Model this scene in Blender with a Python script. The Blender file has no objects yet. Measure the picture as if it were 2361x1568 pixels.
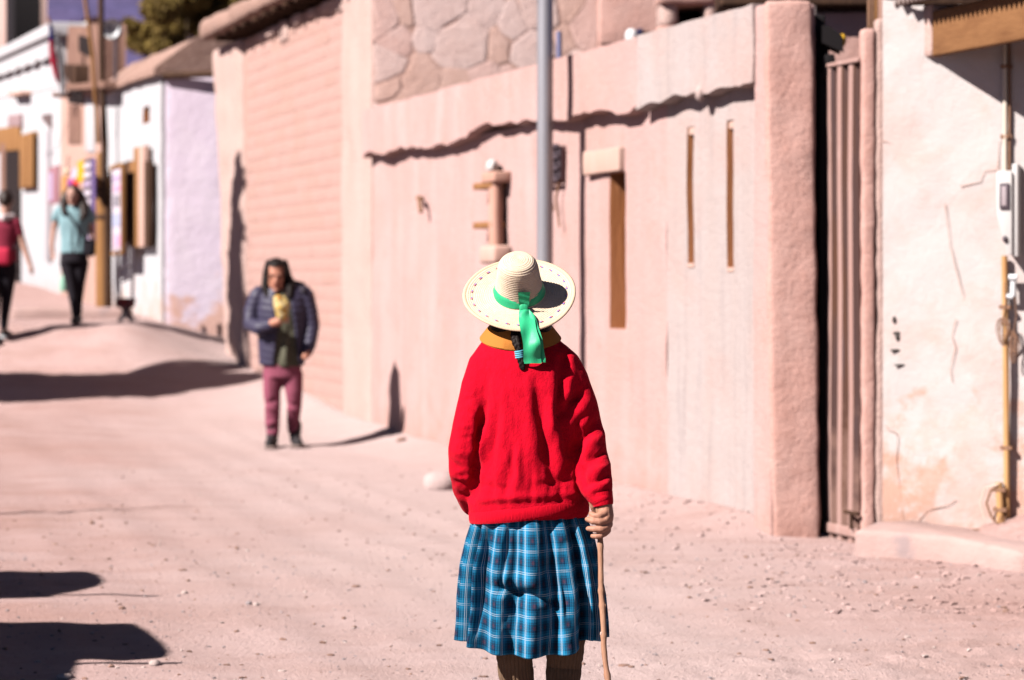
import bpy, bmesh, math, random
import numpy as np
from mathutils import Vector, Matrix

rnd = random.Random(7)
sc = bpy.context.scene
COL = sc.collection

# ------------------------------------------------------------------ camera
F, CX, HY, CH = 5575.0, 1180.5, 650.0, 1.446        # focal length, optical axis and eye height
cam = bpy.data.cameras.new('camera')
cam_o = bpy.data.objects.new('camera', cam)
COL.objects.link(cam_o)
cam_o.location = (0, 0, CH)
cam_o.rotation_euler = (math.radians(90), 0, 0)
cam.sensor_width = 36.0
cam.lens = 36.0 * F / 2361.0
cam.shift_y = -134.0 / 2361.0
cam.clip_start = 0.1
cam.clip_end = 12000
cam.dof.use_dof = True
cam.dof.focus_distance = 7.15
cam.dof.aperture_fstop = 3.4
sc.camera = cam_o

# ------------------------------------------------------------------ light
LDIR = Vector((0.650, 0.415, -0.636)).normalized()   # the way sunlight travels
w = bpy.data.worlds.new('World')
sc.world = w
w.use_nodes = True
nt = w.node_tree
sky = nt.nodes.new('ShaderNodeTexSky')
sky.sky_type = 'NISHITA'
sky.sun_disc = False
sky.sun_elevation = math.asin(-LDIR.z)
sky.sun_rotation = math.atan2(-LDIR.x, -LDIR.y)
sky.altitude = 2400
sky.dust_density = 0.3
sky.air_density = 0.25
bg = nt.nodes['Background']
nt.links.new(sky.outputs[0], bg.inputs[0])
bg.inputs[1].default_value = 0.05
sun = bpy.data.lights.new('sun', 'SUN')
sun.energy = 5.0
sun.angle = math.radians(0.5)
sun.color = (1.0, 0.945, 0.895)
sun_o = bpy.data.objects.new('sun', sun)
COL.objects.link(sun_o)
sun_o.location = (-20, -8, 30)
sun_o.rotation_euler = LDIR.to_track_quat('-Z', 'Y').to_euler()
sc.view_settings.view_transform = 'Standard'
sc.view_settings.look = 'None'
sc.view_settings.gamma = 1.0
sc.view_settings.use_curve_mapping = False
sc.view_settings.exposure = 2.08
try:
    sc.render.engine = 'CYCLES'
    sc.cycles.max_bounces = 5
    sc.cycles.diffuse_bounces = 1
    sc.cycles.use_denoising = True
except Exception:
    pass

# ------------------------------------------------------------------ noise
def _hash(ix, iy, iz, seed):
    h = (ix * 374761393 + iy * 668265263 + iz * 2147483647 + seed * 1274126177) & 0xffffffff
    h = ((h ^ (h >> 13)) * 1274126177) & 0xffffffff
    return ((h ^ (h >> 16)) & 0xffff) / 65535.0

def vnoise(P, seed=0):
    P = np.asarray(P, float)
    i = np.floor(P).astype(np.int64)
    f = P - i
    f = f * f * (3 - 2 * f)
    out = np.zeros(len(P))
    for dx in (0, 1):
        for dy in (0, 1):
            for dz in (0, 1):
                wt = ((f[:, 0] if dx else 1 - f[:, 0]) * (f[:, 1] if dy else 1 - f[:, 1]) * (f[:, 2] if dz else 1 - f[:, 2]))
                out += wt * _hash(i[:, 0] + dx, i[:, 1] + dy, i[:, 2] + dz, seed)
    return out * 2 - 1

def fbm(P, octs=3, seed=0, gain=.5):
    P = np.asarray(P, float)
    a, s, t = 1.0, 0.0, 0.0
    out = np.zeros(len(P))
    for o in range(octs):
        out += a * vnoise(P * (2 ** o), seed + o)
        t += a
        a *= gain
    return out / t

# ------------------------------------------------------------------ geometry of the place
class Frame:
    """A vertical plane: u runs along it, z up, w out of it."""
    def __init__(s, O, e):
        l = math.hypot(*e)
        s.O = O
        s.e = (e[0] / l, e[1] / l)
        s.n = (s.e[1], -s.e[0])
    def flip(s):
        s.n = (-s.n[0], -s.n[1])
        return s
    def P(s, u, z, w=0.0):
        return (s.O[0] + u * s.e[0] + w * s.n[0], s.O[1] + u * s.e[1] + w * s.n[1], z)
    def at(s, px, py, w=0.0):
        dx = (px - CX) / F
        ox, oy = s.O[0] + w * s.n[0], s.O[1] + w * s.n[1]
        # ox + u ex = dx (oy + u ey)
        u = (dx * oy - ox) / (s.e[0] - dx * s.e[1])
        y = oy + u * s.e[1]
        return u, CH - (py - HY) / F * y

def pt(px, py, Y):
    return ((px - CX) / F * Y, Y, CH - (py - HY) / F * Y)

WORLD = Frame((0, 0), (1, 0))                       # u = x, w = -y
W1 = Frame((1.51, 13.8), (-.31, .951)).flip()       # street wall, faces the street
FT = W1
W2 = Frame((2.04, 13.3), (.928, -.371))             # white wall on the right
H1 = Frame((-4.35, 30.0), (-.31, .951)).flip()      # far white houses

def prof(Y, k):
    return np.interp(Y, [a for a, b in k], [b for a, b in k])

LEFT = [(20, 0), (24, .13), (27.2, .45), (27.7, .70), (28.3, .94), (30, .98), (36, 1.12), (42, 1.37), (50, 1.6), (70, 1.9), (2000, 6)]
RIGHT = [(21, 0), (24, .09), (27.2, .38), (28.3, .50), (30, .70), (33, .85), (36, 1.05), (42, 1.37), (50, 1.6), (70, 1.9), (2000, 6)]

def gz(x, y, fine=True):
    x = np.asarray(x, float)
    y = np.asarray(y, float)
    t = np.clip((-3.15 - x) / 1.5, 0, 1)
    t = t * t * (3 - 2 * t)
    z = prof(y, LEFT) * t + prof(y, RIGHT) * (1 - t)
    # dirt banked against the street wall
    d = (x - W1.O[0]) * W1.n[0] + (y - W1.O[1]) * W1.n[1]
    u = (x - W1.O[0]) * W1.e[0] + (y - W1.O[1]) * W1.e[1]
    ww = np.clip(1 - np.clip(d, 0, 9) / .75, 0, 1) ** 2
    z = z + .10 * ww * np.clip((u + .2) / .6, 0, 1) * np.clip((14.5 - u) / 2, 0, 1)
    # dirt by the white wall and step
    r = np.exp(-(((x - 2.9) / .5) ** 2 + ((y - 13.0) / .45) ** 2))
    z = z + .22 * r
    if fine:
        P = np.stack([x, y, x * 0], 1) if x.ndim else np.array([[float(x), float(y), 0]])
        near = np.clip((60 - P[:, 1]) / 30, 0, 1)
        n = .014 * fbm(P * .9, 3, 11) + .0045 * fbm(P * 6, 3, 5)
        lat = P[:, 0] + .30 * (P[:, 1] - 12) + .12 * fbm(P * .35, 2, 61)
        for c_, wd in ((-1.9, .13), (-.55, .13), (-1.35, .11), (.25, .12), (-2.7, .12)):
            n = n - .007 * np.exp(-((lat - c_) / wd) ** 2) * (.6 + .5 * fbm(P * 1.1, 2, 63)) + .004 * np.exp(-((np.abs(lat - c_) - wd * 1.9) / (wd * .6)) ** 2)
        churn = np.clip(fbm(P * np.array([.6, 1.1, 1]), 2, 31) * 2.2, 0, 1)
        side = np.clip((P[:, 0] + .2) / 1.2, 0, 1) * np.clip((15 - P[:, 1]) / 2, 0, 1)
        n = n + (.006 + .02 * side) * churn * fbm(P * 16, 2, 8)
        n = n + .05 * np.exp(-((P[:, 1] - 27.9) / .7) ** 2) * np.clip((-3.7 - P[:, 0]) / .8, 0, 1) * fbm(P * 2.2, 3, 77)
        n = n * near
        z = z + (n if x.ndim else n[0])
    return z

def ground_hit(px, py):
    """Where the line of sight through a picture point meets the ground."""
    dx, dz = (px - CX) / F, -(py - HY) / F
    Ys = np.linspace(7, 80, 7300)
    h = CH + dz * Ys - gz(dx * Ys, Ys)
    k = int(np.argmax(h < 0))
    Y = Ys[k]
    return float(dx * Y), float(Y), float(gz(np.array([dx * Y]), np.array([Y]))[0])

# ------------------------------------------------------------------ objects
def thing(name, label, cat, loc, group=None, kind=None):
    o = bpy.data.objects.new(name, None)
    COL.objects.link(o)
    o.location = loc
    o.empty_display_size = .2
    tag(o, label, cat, group, kind)
    o['_o'] = [float(c) for c in loc]
    return o

def tag(o, label=None, cat=None, group=None, kind=None):
    if label: o['label'] = label
    if cat: o['category'] = cat
    if group: o['group'] = group
    if kind: o['kind'] = kind
    return o

def add(name, VF, mats, parent=None, origin=None, smooth=True, mi=None, uv=None, bevel=0, auto=None, recalc=True):
    V, Fc = VF[0], VF[1]
    V = np.asarray(V, float).reshape(-1, 3)
    if parent is not None:
        org = np.array(list(parent['_o']))
    elif origin is not None:
        org = np.array(origin, float)
    else:
        org = np.array([V[:, 0].mean(), V[:, 1].mean(), V[:, 2].min()])
    me = bpy.data.meshes.new(name)
    me.from_pydata((V - org).tolist(), [], [list(map(int, f)) for f in Fc])
    if not isinstance(mats, (list, tuple)): mats = [mats]
    for m in mats: me.materials.append(m)
    if mi is not None:
        me.polygons.foreach_set('material_index', np.asarray(mi, np.int32))
    if uv is not None:
        l = me.uv_layers.new(name='UVMap')
        l.data.foreach_set('uv', np.asarray(uv, float).ravel())
    if bevel:
        bm = bmesh.new(); bm.from_mesh(me)
        es = [e for e in bm.edges if len(e.link_faces) == 2 and e.calc_face_angle(0) > .6]
        bmesh.ops.bevel(bm, geom=es, offset=bevel, segments=2, affect='EDGES', profile=.6)
        bm.to_mesh(me); bm.free()
    if recalc:
        bm = bmesh.new(); bm.from_mesh(me)
        bmesh.ops.recalc_face_normals(bm, faces=bm.faces)
        bm.to_mesh(me); bm.free()
    if smooth:
        me.polygons.foreach_set('use_smooth', [True] * len(me.polygons))
        try:
            me.set_sharp_from_angle(angle=math.radians(auto or 40))
        except Exception:
            pass
    me.update()
    o = bpy.data.objects.new(name, me)
    COL.objects.link(o)
    if parent is not None:
        o.parent = parent
        o.location = (0, 0, 0) if parent.type == 'MESH' or parent.type == 'EMPTY' else o.location
    else:
        o.location = org
    o['_o'] = [float(c) for c in org]
    return o

def join(*parts):
    V, Fc = [], []
    for p in parts:
        n = len(V)
        V.extend([tuple(v) for v in p[0]])
        Fc.extend([[i + n for i in f] for f in p[1]])
    return V, Fc

def bx(fr, u0, u1, z0, z1, w0, w1):
    V = [fr.P(u, z, ww) for ww in (w0, w1) for z in (z0, z1) for u in (u0, u1)]
    Fc = [(0, 2, 3, 1), (4, 5, 7, 6), (0, 1, 5, 4), (2, 6, 7, 3), (0, 4, 6, 2), (1, 3, 7, 5)]
    return V, Fc

def rbox(fr, u0, u1, z0, z1, w0, w1, r=.02, res=.06, amp=0.0, freq=6.0, seed=0, lean=0.0):
    """A block with rounded edges and an uneven skin."""
    if u0 > u1: u0, u1 = u1, u0
    if z0 > z1: z0, z1 = z1, z0
    if w0 > w1: w0, w1 = w1, w0
    def axis(a, b):
        rr = min(r, (b - a) * .45)
        n = max(1, int(round((b - a - 2 * rr) / res)))
        return np.concatenate([[a, a + rr * .4], np.linspace(a + rr, b - rr, n + 1), [b - rr * .4, b]])
    A, B, C = axis(u0, u1), axis(z0, z1), axis(w0, w1)
    na, nb, nc = len(A), len(B), len(C)
    idx, pts = {}, []
    def vid(i, j, k):
        key = (i, j, k)
        if key not in idx:
            idx[key] = len(pts)
            pts.append((A[i], B[j], C[k]))
        return idx[key]
    Fc = []
    for i in range(na - 1):
        for j in range(nb - 1):
            Fc.append((vid(i, j, nc - 1), vid(i + 1, j, nc - 1), vid(i + 1, j + 1, nc - 1), vid(i, j + 1, nc - 1)))
            Fc.append((vid(i, j, 0), vid(i, j + 1, 0), vid(i + 1, j + 1, 0), vid(i + 1, j, 0)))
    for i in range(na - 1):
        for k in range(nc - 1):
            Fc.append((vid(i, nb - 1, k), vid(i, nb - 1, k + 1), vid(i + 1, nb - 1, k + 1), vid(i + 1, nb - 1, k)))
            Fc.append((vid(i, 0, k), vid(i + 1, 0, k), vid(i + 1, 0, k + 1), vid(i, 0, k + 1)))
    for j in range(nb - 1):
        for k in range(nc - 1):
            Fc.append((vid(0, j, k), vid(0, j, k + 1), vid(0, j + 1, k + 1), vid(0, j + 1, k)))
            Fc.append((vid(na - 1, j, k), vid(na - 1, j + 1, k), vid(na - 1, j + 1, k + 1), vid(na - 1, j, k + 1)))
    Q = np.array(pts)
    lo = np.array([u0, z0, w0]); hi = np.array([u1, z1, w1])
    rr = np.minimum(r, (hi - lo) * .45)
    inn = np.clip(Q, lo + rr, hi - rr)
    d = (Q - inn) / rr
    L = np.linalg.norm(d, axis=1, keepdims=True)
    dn = d / np.maximum(L, 1e-9)
    Q = inn + dn * rr * (L > 1e-9)
    Q[:, 0] += lean * Q[:, 1]
    Wd = np.array([fr.P(*q) for q in Q])
    if amp:
        Nw = np.array([[q[0] * fr.e[0] + q[2] * fr.n[0], q[0] * fr.e[1] + q[2] * fr.n[1], q[1]] for q in dn])
        Wd = Wd + Nw * (amp * (fbm(Wd * freq, 3, seed) + .6 * fbm(Wd * freq * .25, 2, seed + 9)))[:, None]
    return Wd.tolist(), Fc

def tube(pts, radii, seg=12, cap=True, flat=1.0):
    P = np.array(pts, float)
    n = len(P)
    if np.isscalar(radii): radii = [radii] * n
    T = np.zeros_like(P)
    T[1:-1] = P[2:] - P[:-2]; T[0] = P[1] - P[0]; T[-1] = P[-1] - P[-2]
    T /= np.linalg.norm(T, axis=1, keepdims=True) + 1e-12
    ref = np.array([0, 0, 1.0]) if abs(T[0][2]) < .9 else np.array([1.0, 0, 0])
    V, Fc = [], []
    A = np.cross(ref, T[0]); A /= np.linalg.norm(A)
    for i in range(n):
        A = A - T[i] * A.dot(T[i]); A /= np.linalg.norm(A)
        B = np.cross(T[i], A)
        for k in range(seg):
            a = 2 * math.pi * k / seg
            V.append(P[i] + radii[i] * (math.cos(a) * A + flat * math.sin(a) * B))
    for i in range(n - 1):
        for k in range(seg):
            a, b = i * seg + k, i * seg + (k + 1) % seg
            Fc.append((a, b, b + seg, a + seg))
    if cap:
        Fc.append(tuple(range(seg - 1, -1, -1)))
        Fc.append(tuple(range((n - 1) * seg, n * seg)))
    return [tuple(v) for v in V], Fc

def limb(pts, radii, seg=14):
    """A tube with rounded ends."""
    P = [np.array(p, float) for p in pts]
    d0 = P[0] - P[1]; d0 /= np.linalg.norm(d0)
    d1 = P[-1] - P[-2]; d1 /= np.linalg.norm(d1)
    r0, r1 = radii[0], radii[-1]
    PP = [P[0] + d0 * r0 * .98, P[0] + d0 * r0 * .75] + P + [P[-1] + d1 * r1 * .75, P[-1] + d1 * r1 * .98]
    RR = [r0 * .2, r0 * .66] + list(radii) + [r1 * .66, r1 * .2]
    return tube(PP, RR, seg)

def loft(rings, seg=28, cap=True):
    """rings: (x, y, z, rx, ry[, tilt]) horizontal ellipses; tilt lowers the side that faces the camera."""
    V, Fc = [], []
    for r in rings:
        x, y, z, rx, ry = r[:5]
        tl = r[5] if len(r) > 5 else 0
        for k in range(seg):
            a = 2 * math.pi * k / seg
            V.append((x + rx * math.cos(a), y + ry * math.sin(a), z + tl * math.sin(a)))
    n = len(rings)
    for i in range(n - 1):
        for k in range(seg):
            a, b = i * seg + k, i * seg + (k + 1) % seg
            Fc.append((a, b, b + seg, a + seg))
    if cap:
        Fc.append(tuple(range(seg - 1, -1, -1)))
        Fc.append(tuple(range((n - 1) * seg, n * seg)))
    return V, Fc

def ball(c, r, seg=14, rings=9):
    if np.isscalar(r): r = (r, r, r)
    V, Fc = [], []
    for i in range(1, rings):
        t = math.pi * i / rings
        for k in range(seg):
            a = 2 * math.pi * k / seg
            V.append((c[0] + r[0] * math.sin(t) * math.cos(a), c[1] + r[1] * math.sin(t) * math.sin(a), c[2] + r[2] * math.cos(t)))
    top, bot = len(V), len(V) + 1
    V += [(c[0], c[1], c[2] + r[2]), (c[0], c[1], c[2] - r[2])]
    for i in range(rings - 2):
        for k in range(seg):
            a, b = i * seg + k, i * seg + (k + 1) % seg
            Fc.append((a, a + seg, b + seg, b))
    for k in range(seg):
        Fc.append((top, k, (k + 1) % seg))
        q = (rings - 2) * seg
        Fc.append((bot, q + (k + 1) % seg, q + k))
    return V, Fc

def lathe(prof_, seg=24, c=(0, 0, 0)):
    V, Fc = [], []
    for r, z in prof_:
        for k in range(seg):
            a = 2 * math.pi * k / seg
            V.append((c[0] + r * math.cos(a), c[1] + r * math.sin(a), c[2] + z))
    n = len(prof_)
    for i in range(n - 1):
        for k in range(seg):
            a, b = i * seg + k, i * seg + (k + 1) % seg
            Fc.append((a, b, b + seg, a + seg))
    return V, Fc

def fuse(VF, voxel, smooth=4):
    """Melt overlapping closed shapes into one continuous skin."""
    me = bpy.data.meshes.new('tmp')
    me.from_pydata([tuple(v) for v in VF[0]], [], [list(f) for f in VF[1]])
    bm = bmesh.new(); bm.from_mesh(me)
    bmesh.ops.recalc_face_normals(bm, faces=bm.faces)
    bm.to_mesh(me); bm.free()
    o = bpy.data.objects.new('tmp', me)
    COL.objects.link(o)
    m = o.modifiers.new('r', 'REMESH')
    m.mode = 'VOXEL'; m.voxel_size = voxel; m.adaptivity = 0
    if smooth:
        s = o.modifiers.new('s', 'SMOOTH'); s.iterations = smooth; s.factor = .5
    dg = bpy.context.evaluated_depsgraph_get()
    ev = o.evaluated_get(dg)
    em = ev.to_mesh()
    V = np.empty(len(em.vertices) * 3); em.vertices.foreach_get('co', V)
    V = V.reshape(-1, 3)
    N = np.empty(len(em.vertices) * 3); em.vertex_normals.foreach_get('vector', N)
    N = N.reshape(-1, 3)
    Fc = [tuple(p.vertices) for p in em.polygons]
    ev.to_mesh_clear()
    bpy.data.objects.remove(o); bpy.data.meshes.remove(me)
    return V, Fc, N

def crease(V, N, strokes, front_only=True, ydir=-1):
    """Fold cloth: each stroke is (x0, y0, x1, y1, width, height) seen from the street; height < 0 is a furrow."""
    px = CX + F * V[:, 0] / V[:, 1]
    py = HY - F * (V[:, 2] - CH) / V[:, 1]
    disp = np.zeros(len(V))
    for x0, y0, x1, y1, wd, h in strokes:
        dx, dy = x1 - x0, y1 - y0
        L2 = dx * dx + dy * dy
        t = np.clip(((px - x0) * dx + (py - y0) * dy) / L2, 0, 1)
        d = np.hypot(px - x0 - t * dx, py - y0 - t * dy)
        wob = 1 + .25 * np.sin(t * 9 + x0)
        disp += h * np.exp(-(d / (wd * wob)) ** 2) * np.sin(np.clip(t * .86 + .07, 0, 1) * math.pi) ** .6
    if front_only:
        disp *= np.clip(ydir * N[:, 1] * 2.5 + .25, 0, 1)
    return V + N * disp[:, None]

# ------------------------------------------------------------------ materials
ALBEDO = .38       # colours below are written as they look in sun; this brings them to real reflectances
def alb(c): return tuple(x * ALBEDO for x in c)

def mat(name, base, rough=.9, var=(), bump=(), spec=.25, metal=0.0, sheen=0.0, sheen_col=None, coord='pos', trans=0.0):
    """var: (scale, lo, hi, colour, amount[, (z0, z1)]) noise blends; bump: (scale, height[, detail])."""
    base = alb(base); spec *= .4; sheen *= .4
    m = bpy.data.materials.new(name)
    m.use_nodes = True
    t = m.node_tree
    N, L = t.nodes, t.links
    b = N['Principled BSDF']
    b.inputs['Roughness'].default_value = rough
    b.inputs['Specular IOR Level'].default_value = spec
    b.inputs['Metallic'].default_value = metal
    if sheen:
        b.inputs['Sheen Weight'].default_value = sheen
        b.inputs['Sheen Roughness'].default_value = .4
        if sheen_col: b.inputs['Sheen Tint'].default_value = (*sheen_col, 1)
    b.inputs['Base Color'].default_value = (*base, 1)
    if coord == 'pos':
        src = N.new('ShaderNodeNewGeometry').outputs['Position']
    else:
        src = N.new('ShaderNodeTexCoord').outputs['UV' if coord == 'uv' else 'Object']
    def noise_at(scale, detail=4):
        mp = N.new('ShaderNodeMapping')
        mp.inputs['Scale'].default_value = scale if not np.isscalar(scale) else (scale,) * 3
        L.new(src, mp.inputs['Vector'])
        n = N.new('ShaderNodeTexNoise')
        n.inputs['Scale'].default_value = 1.0
        n.inputs['Detail'].default_value = detail
        n.inputs['Roughness'].default_value = .62
        L.new(mp.outputs[0], n.inputs['Vector'])
        return n.outputs['Fac']
    cur = None
    for v in var:
        scale, lo, hi, c2, amt = v[:5]
        c2 = alb(c2)
        f = noise_at(scale, 5)
        if len(v) > 5:
            sp = N.new('ShaderNodeSeparateXYZ'); L.new(src, sp.inputs[0])
            z = N.new('ShaderNodeMapRange')
            z.inputs['From Min'].default_value = v[5][0]; z.inputs['From Max'].default_value = v[5][1]
            z.inputs['To Min'].default_value = .22; z.inputs['To Max'].default_value = -.25
            L.new(sp.outputs['Z'], z.inputs['Value'])
            ad = N.new('ShaderNodeMath'); ad.operation = 'ADD'
            L.new(f, ad.inputs[0]); L.new(z.outputs[0], ad.inputs[1])
            f = ad.outputs[0]
        r = N.new('ShaderNodeMapRange')
        r.inputs['From Min'].default_value = lo; r.inputs['From Max'].default_value = hi
        r.inputs['To Max'].default_value = amt
        L.new(f, r.inputs['Value'])
        mx = N.new('ShaderNodeMix'); mx.data_type = 'RGBA'
        L.new(r.outputs[0], mx.inputs['Factor'])
        if cur is None: mx.inputs['A'].default_value = (*base, 1)
        else: L.new(cur, mx.inputs['A'])
        mx.inputs['B'].default_value = (*c2, 1)
        cur = mx.outputs['Result']
    if cur is not None: L.new(cur, b.inputs['Base Color'])
    prev = None
    for bp in bump:
        n = noise_at(bp[0], bp[2] if len(bp) > 2 else 4)
        bn = N.new('ShaderNodeBump')
        bn.inputs['Strength'].default_value = 1.0
        bn.inputs['Distance'].default_value = bp[1]
        L.new(n, bn.inputs['Height'])
        if prev is not None: L.new(prev, bn.inputs['Normal'])
        prev = bn.outputs['Normal']
    if prev is not None: L.new(prev, b.inputs['Normal'])
    return m

PINK = (.57, .36, .335)
M_dirt = mat('street_dirt', (.54, .335, .30), .95,
             var=[(.22, .40, .60, (.64, .455, .435), .7), (.7, .38, .62, (.62, .43, .41), .6), ((1.2, 3.5, 1), .45, .7, (.46, .265, .225), .75), (14, .5, .75, (.42, .25, .22), .55), (60, .55, .8, (.66, .50, .48), .4)],
             bump=[((40, 40, 40), .009), ((160, 160, 160), .005)])
def vignette_tint(m):
    """vignette painted into the dirt: paler along the middle, darker at the sides"""
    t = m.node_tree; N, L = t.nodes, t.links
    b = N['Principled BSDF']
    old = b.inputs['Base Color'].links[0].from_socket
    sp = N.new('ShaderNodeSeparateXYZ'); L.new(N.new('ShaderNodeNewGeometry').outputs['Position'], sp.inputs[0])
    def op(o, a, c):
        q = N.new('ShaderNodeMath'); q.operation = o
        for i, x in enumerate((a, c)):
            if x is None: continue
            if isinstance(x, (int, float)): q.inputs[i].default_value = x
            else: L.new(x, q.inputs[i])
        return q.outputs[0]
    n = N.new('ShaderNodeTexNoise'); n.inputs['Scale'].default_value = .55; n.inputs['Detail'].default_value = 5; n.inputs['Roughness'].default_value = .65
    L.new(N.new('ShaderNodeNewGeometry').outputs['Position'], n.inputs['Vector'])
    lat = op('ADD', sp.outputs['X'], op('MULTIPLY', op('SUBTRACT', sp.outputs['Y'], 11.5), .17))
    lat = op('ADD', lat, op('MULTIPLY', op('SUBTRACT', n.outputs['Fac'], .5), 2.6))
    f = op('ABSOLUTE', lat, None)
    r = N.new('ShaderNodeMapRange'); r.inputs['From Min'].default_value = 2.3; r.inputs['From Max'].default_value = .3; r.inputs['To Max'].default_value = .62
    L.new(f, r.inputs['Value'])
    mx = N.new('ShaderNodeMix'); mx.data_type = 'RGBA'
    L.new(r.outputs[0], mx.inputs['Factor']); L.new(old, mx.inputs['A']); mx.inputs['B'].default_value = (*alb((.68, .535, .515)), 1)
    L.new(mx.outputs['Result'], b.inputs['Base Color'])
vignette_tint(M_dirt)  # darkening towards the picture edges is put into the ground colour
M_adobe = mat('pink_adobe_plaster', PINK, .95,
              var=[((2.5, 2.5, .35), .42, .7, (.63, .45, .43), .7), ((9, 9, .5), .50, .70, (.52, .325, .285), .55), (.75, .48, .66, (.545, .335, .295), .7), (4, .54, .72, (.50, .30, .255), .5), (3.2, .5, .78, (.48, .27, .22), .55, (.1, .75))],
              bump=[(22, .008), (90, .004)])
M_rough = mat('rough_adobe', (.60, .345, .295), .96,
              var=[(3, .4, .65, (.66, .42, .37), .7), (18, .5, .75, (.53, .285, .235), .6), (2.2, .5, .8, (.44, .225, .18), .6, (.0, .4))],
              bump=[(9, .010), (34, .007), (120, .003)])
M_greyplaster = mat('grey_lime_plaster', (.485, .395, .375), .93,
                    var=[((3, 3, .4), .4, .68, (.50, .425, .415), .8), ((14, 14, 1.0), .52, .72, (.35, .29, .285), .6), (1.3, .48, .7, (.53, .36, .325), .75)],
                    bump=[(18, .008), (70, .004)])
M_tall = mat('old_adobe', (.56, .345, .285), .95,
             var=[((1.5, 1.5, .8), .4, .65, (.62, .41, .35), .8), ((6, 6, 1), .5, .75, (.50, .29, .235), .6)], bump=[(14, .012), (60, .005)])
M_brick = [mat('adobe_brick_' + n, c, .96, var=[(5, .4, .7, d, .7)], bump=[(25, .01), (90, .005)]) for n, c, d in
           (('pink', (.53, .325, .285), (.56, .36, .32)), ('tan', (.515, .315, .27), (.55, .35, .305)), ('rose', (.54, .34, .30), (.52, .315, .275)))]
M_pil = mat('pale_adobe_plaster', (.58, .40, .355), .95, var=[((3, 3, .5), .4, .7, (.62, .44, .40), .7), (2, .5, .75, (.53, .345, .295), .5)], bump=[(20, .009), (80, .004)])
M_stone = [mat('flagstone_' + n, c, .93, var=[(4, .4, .7, d, .8), (19, .55, .75, e, .5)], bump=[(12, .012), (60, .006)]) for n, c, d, e in
           (('pale', (.66, .475, .435), (.72, .545, .51), (.58, .39, .35)), ('rose', (.64, .42, .375), (.70, .49, .45), (.54, .32, .27)), ('tan', (.60, .39, .33), (.68, .46, .40), (.52, .31, .25)), ('grey', (.66, .48, .445), (.71, .545, .515), (.58, .40, .36)))]
M_mortar = mat('mud_mortar', (.52, .325, .275), .96, bump=[(40, .01)])
M_white = mat('whitewash', (.62, .56, .545), .93,
              var=[((3, 3, 1.2), .5, .72, (.68, .555, .525), .7), (9, .56, .72, (.68, .47, .40), .55, (.35, 1.5)), (4.5, .49, .62, (.60, .335, .25), .85, (-.1, 1.25)), (2.2, .50, .64, (.64, .47, .43), .65), (5, .54, .70, (.64, .46, .41), .6), (30, .6, .75, (.72, .67, .66), .5)],
              bump=[(7, .005), (30, .003), (120, .002)])
M_farwhite = mat('far_whitewash', (.56, .54, .56), .93, var=[((2, 2, .6), .48, .72, (.56, .53, .56), .6), (3, .5, .72, (.58, .42, .36), .8, (.9, 2.1))], bump=[(8, .01)])
M_lavender = mat('lavender_wash', (.74, .62, .74), .93, var=[(1.5, .42, .68, (.78, .68, .76), .7), (3.5, .47, .62, (.66, .39, .31), .9, (.75, 1.75))], bump=[(9, .012), (40, .005)])
M_brown = mat('brown_adobe', (.25, .135, .105), .96, var=[(2, .4, .7, (.34, .20, .15), .7), (9, .5, .75, (.20, .10, .07), .5)], bump=[(12, .02), (50, .008)])
M_mudroof = mat('mud_roof', (.40, .25, .205), .97, var=[(2.5, .4, .7, (.46, .30, .25), .7), (12, .5, .7, (.30, .17, .13), .6)], bump=[(10, .02), (45, .01)])
M_wood = mat('weathered_wood', (.36, .17, .07), .8, var=[((9, 9, .9), .42, .66, (.24, .10, .04), .8), ((40, 40, 2), .5, .7, (.46, .24, .10), .6)], bump=[((30, 30, 2), .006)])
M_jamb = mat('ochre_jamb', (.60, .245, .11), .85, var=[((8, 8, 1.2), .42, .66, (.40, .15, .05), .7)], bump=[((30, 30, 4), .006)])
M_paleboard = mat('pale_board', (.63, .39, .32), .85, var=[((10, 10, 2), .42, .66, (.58, .42, .36), .8)], bump=[((30, 30, 4), .005)])
M_darkwood = mat('dark_wood', (.07, .035, .022), .8, var=[((12, 12, 1.5), .42, .66, (.12, .06, .035), .8)], bump=[((30, 30, 3), .005)])
M_ochrewood = mat('ochre_wood', (.36, .175, .065), .8, var=[((9, 9, 1.5), .42, .66, (.24, .105, .038), .8)], bump=[((30, 30, 3), .005)])
M_black = mat('black_paint', (.012, .009, .010), .7)
M_void = mat('dark_opening', (.02, .012, .012), .95)
M_steel = mat('galvanised_pole', (.52, .50, .53), .38, var=[((6, 6, 1), .4, .7, (.44, .42, .45), .7)], metal=.55, spec=.5, bump=[((8, 8, 3), .002)])
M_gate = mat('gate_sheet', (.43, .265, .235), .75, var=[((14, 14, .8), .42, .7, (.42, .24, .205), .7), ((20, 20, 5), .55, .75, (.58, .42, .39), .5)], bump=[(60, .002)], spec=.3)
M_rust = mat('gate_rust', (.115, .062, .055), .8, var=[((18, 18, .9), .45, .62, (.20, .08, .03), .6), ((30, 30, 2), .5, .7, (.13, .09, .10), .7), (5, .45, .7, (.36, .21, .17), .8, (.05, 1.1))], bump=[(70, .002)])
M_concrete = mat('dusty_concrete', (.50, .335, .305), .95, var=[(3, .42, .66, (.56, .39, .36), .7), (5, .56, .70, (.36, .28, .285), .7)], bump=[(16, .008), (80, .004)])
M_zinc = mat('corrugated_zinc', (.52, .40, .37), .6, var=[((4, 4, 4), .45, .7, (.38, .24, .20), .7)], metal=.3, spec=.4)
M_fascia = mat('fascia_board', (.27, .125, .052), .8, var=[((5, 5, 12), .42, .66, (.19, .08, .032), .7), ((3, 3, 9), .62, .72, (.50, .27, .11), .8)], bump=[((8, 8, 40), .005)])
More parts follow.
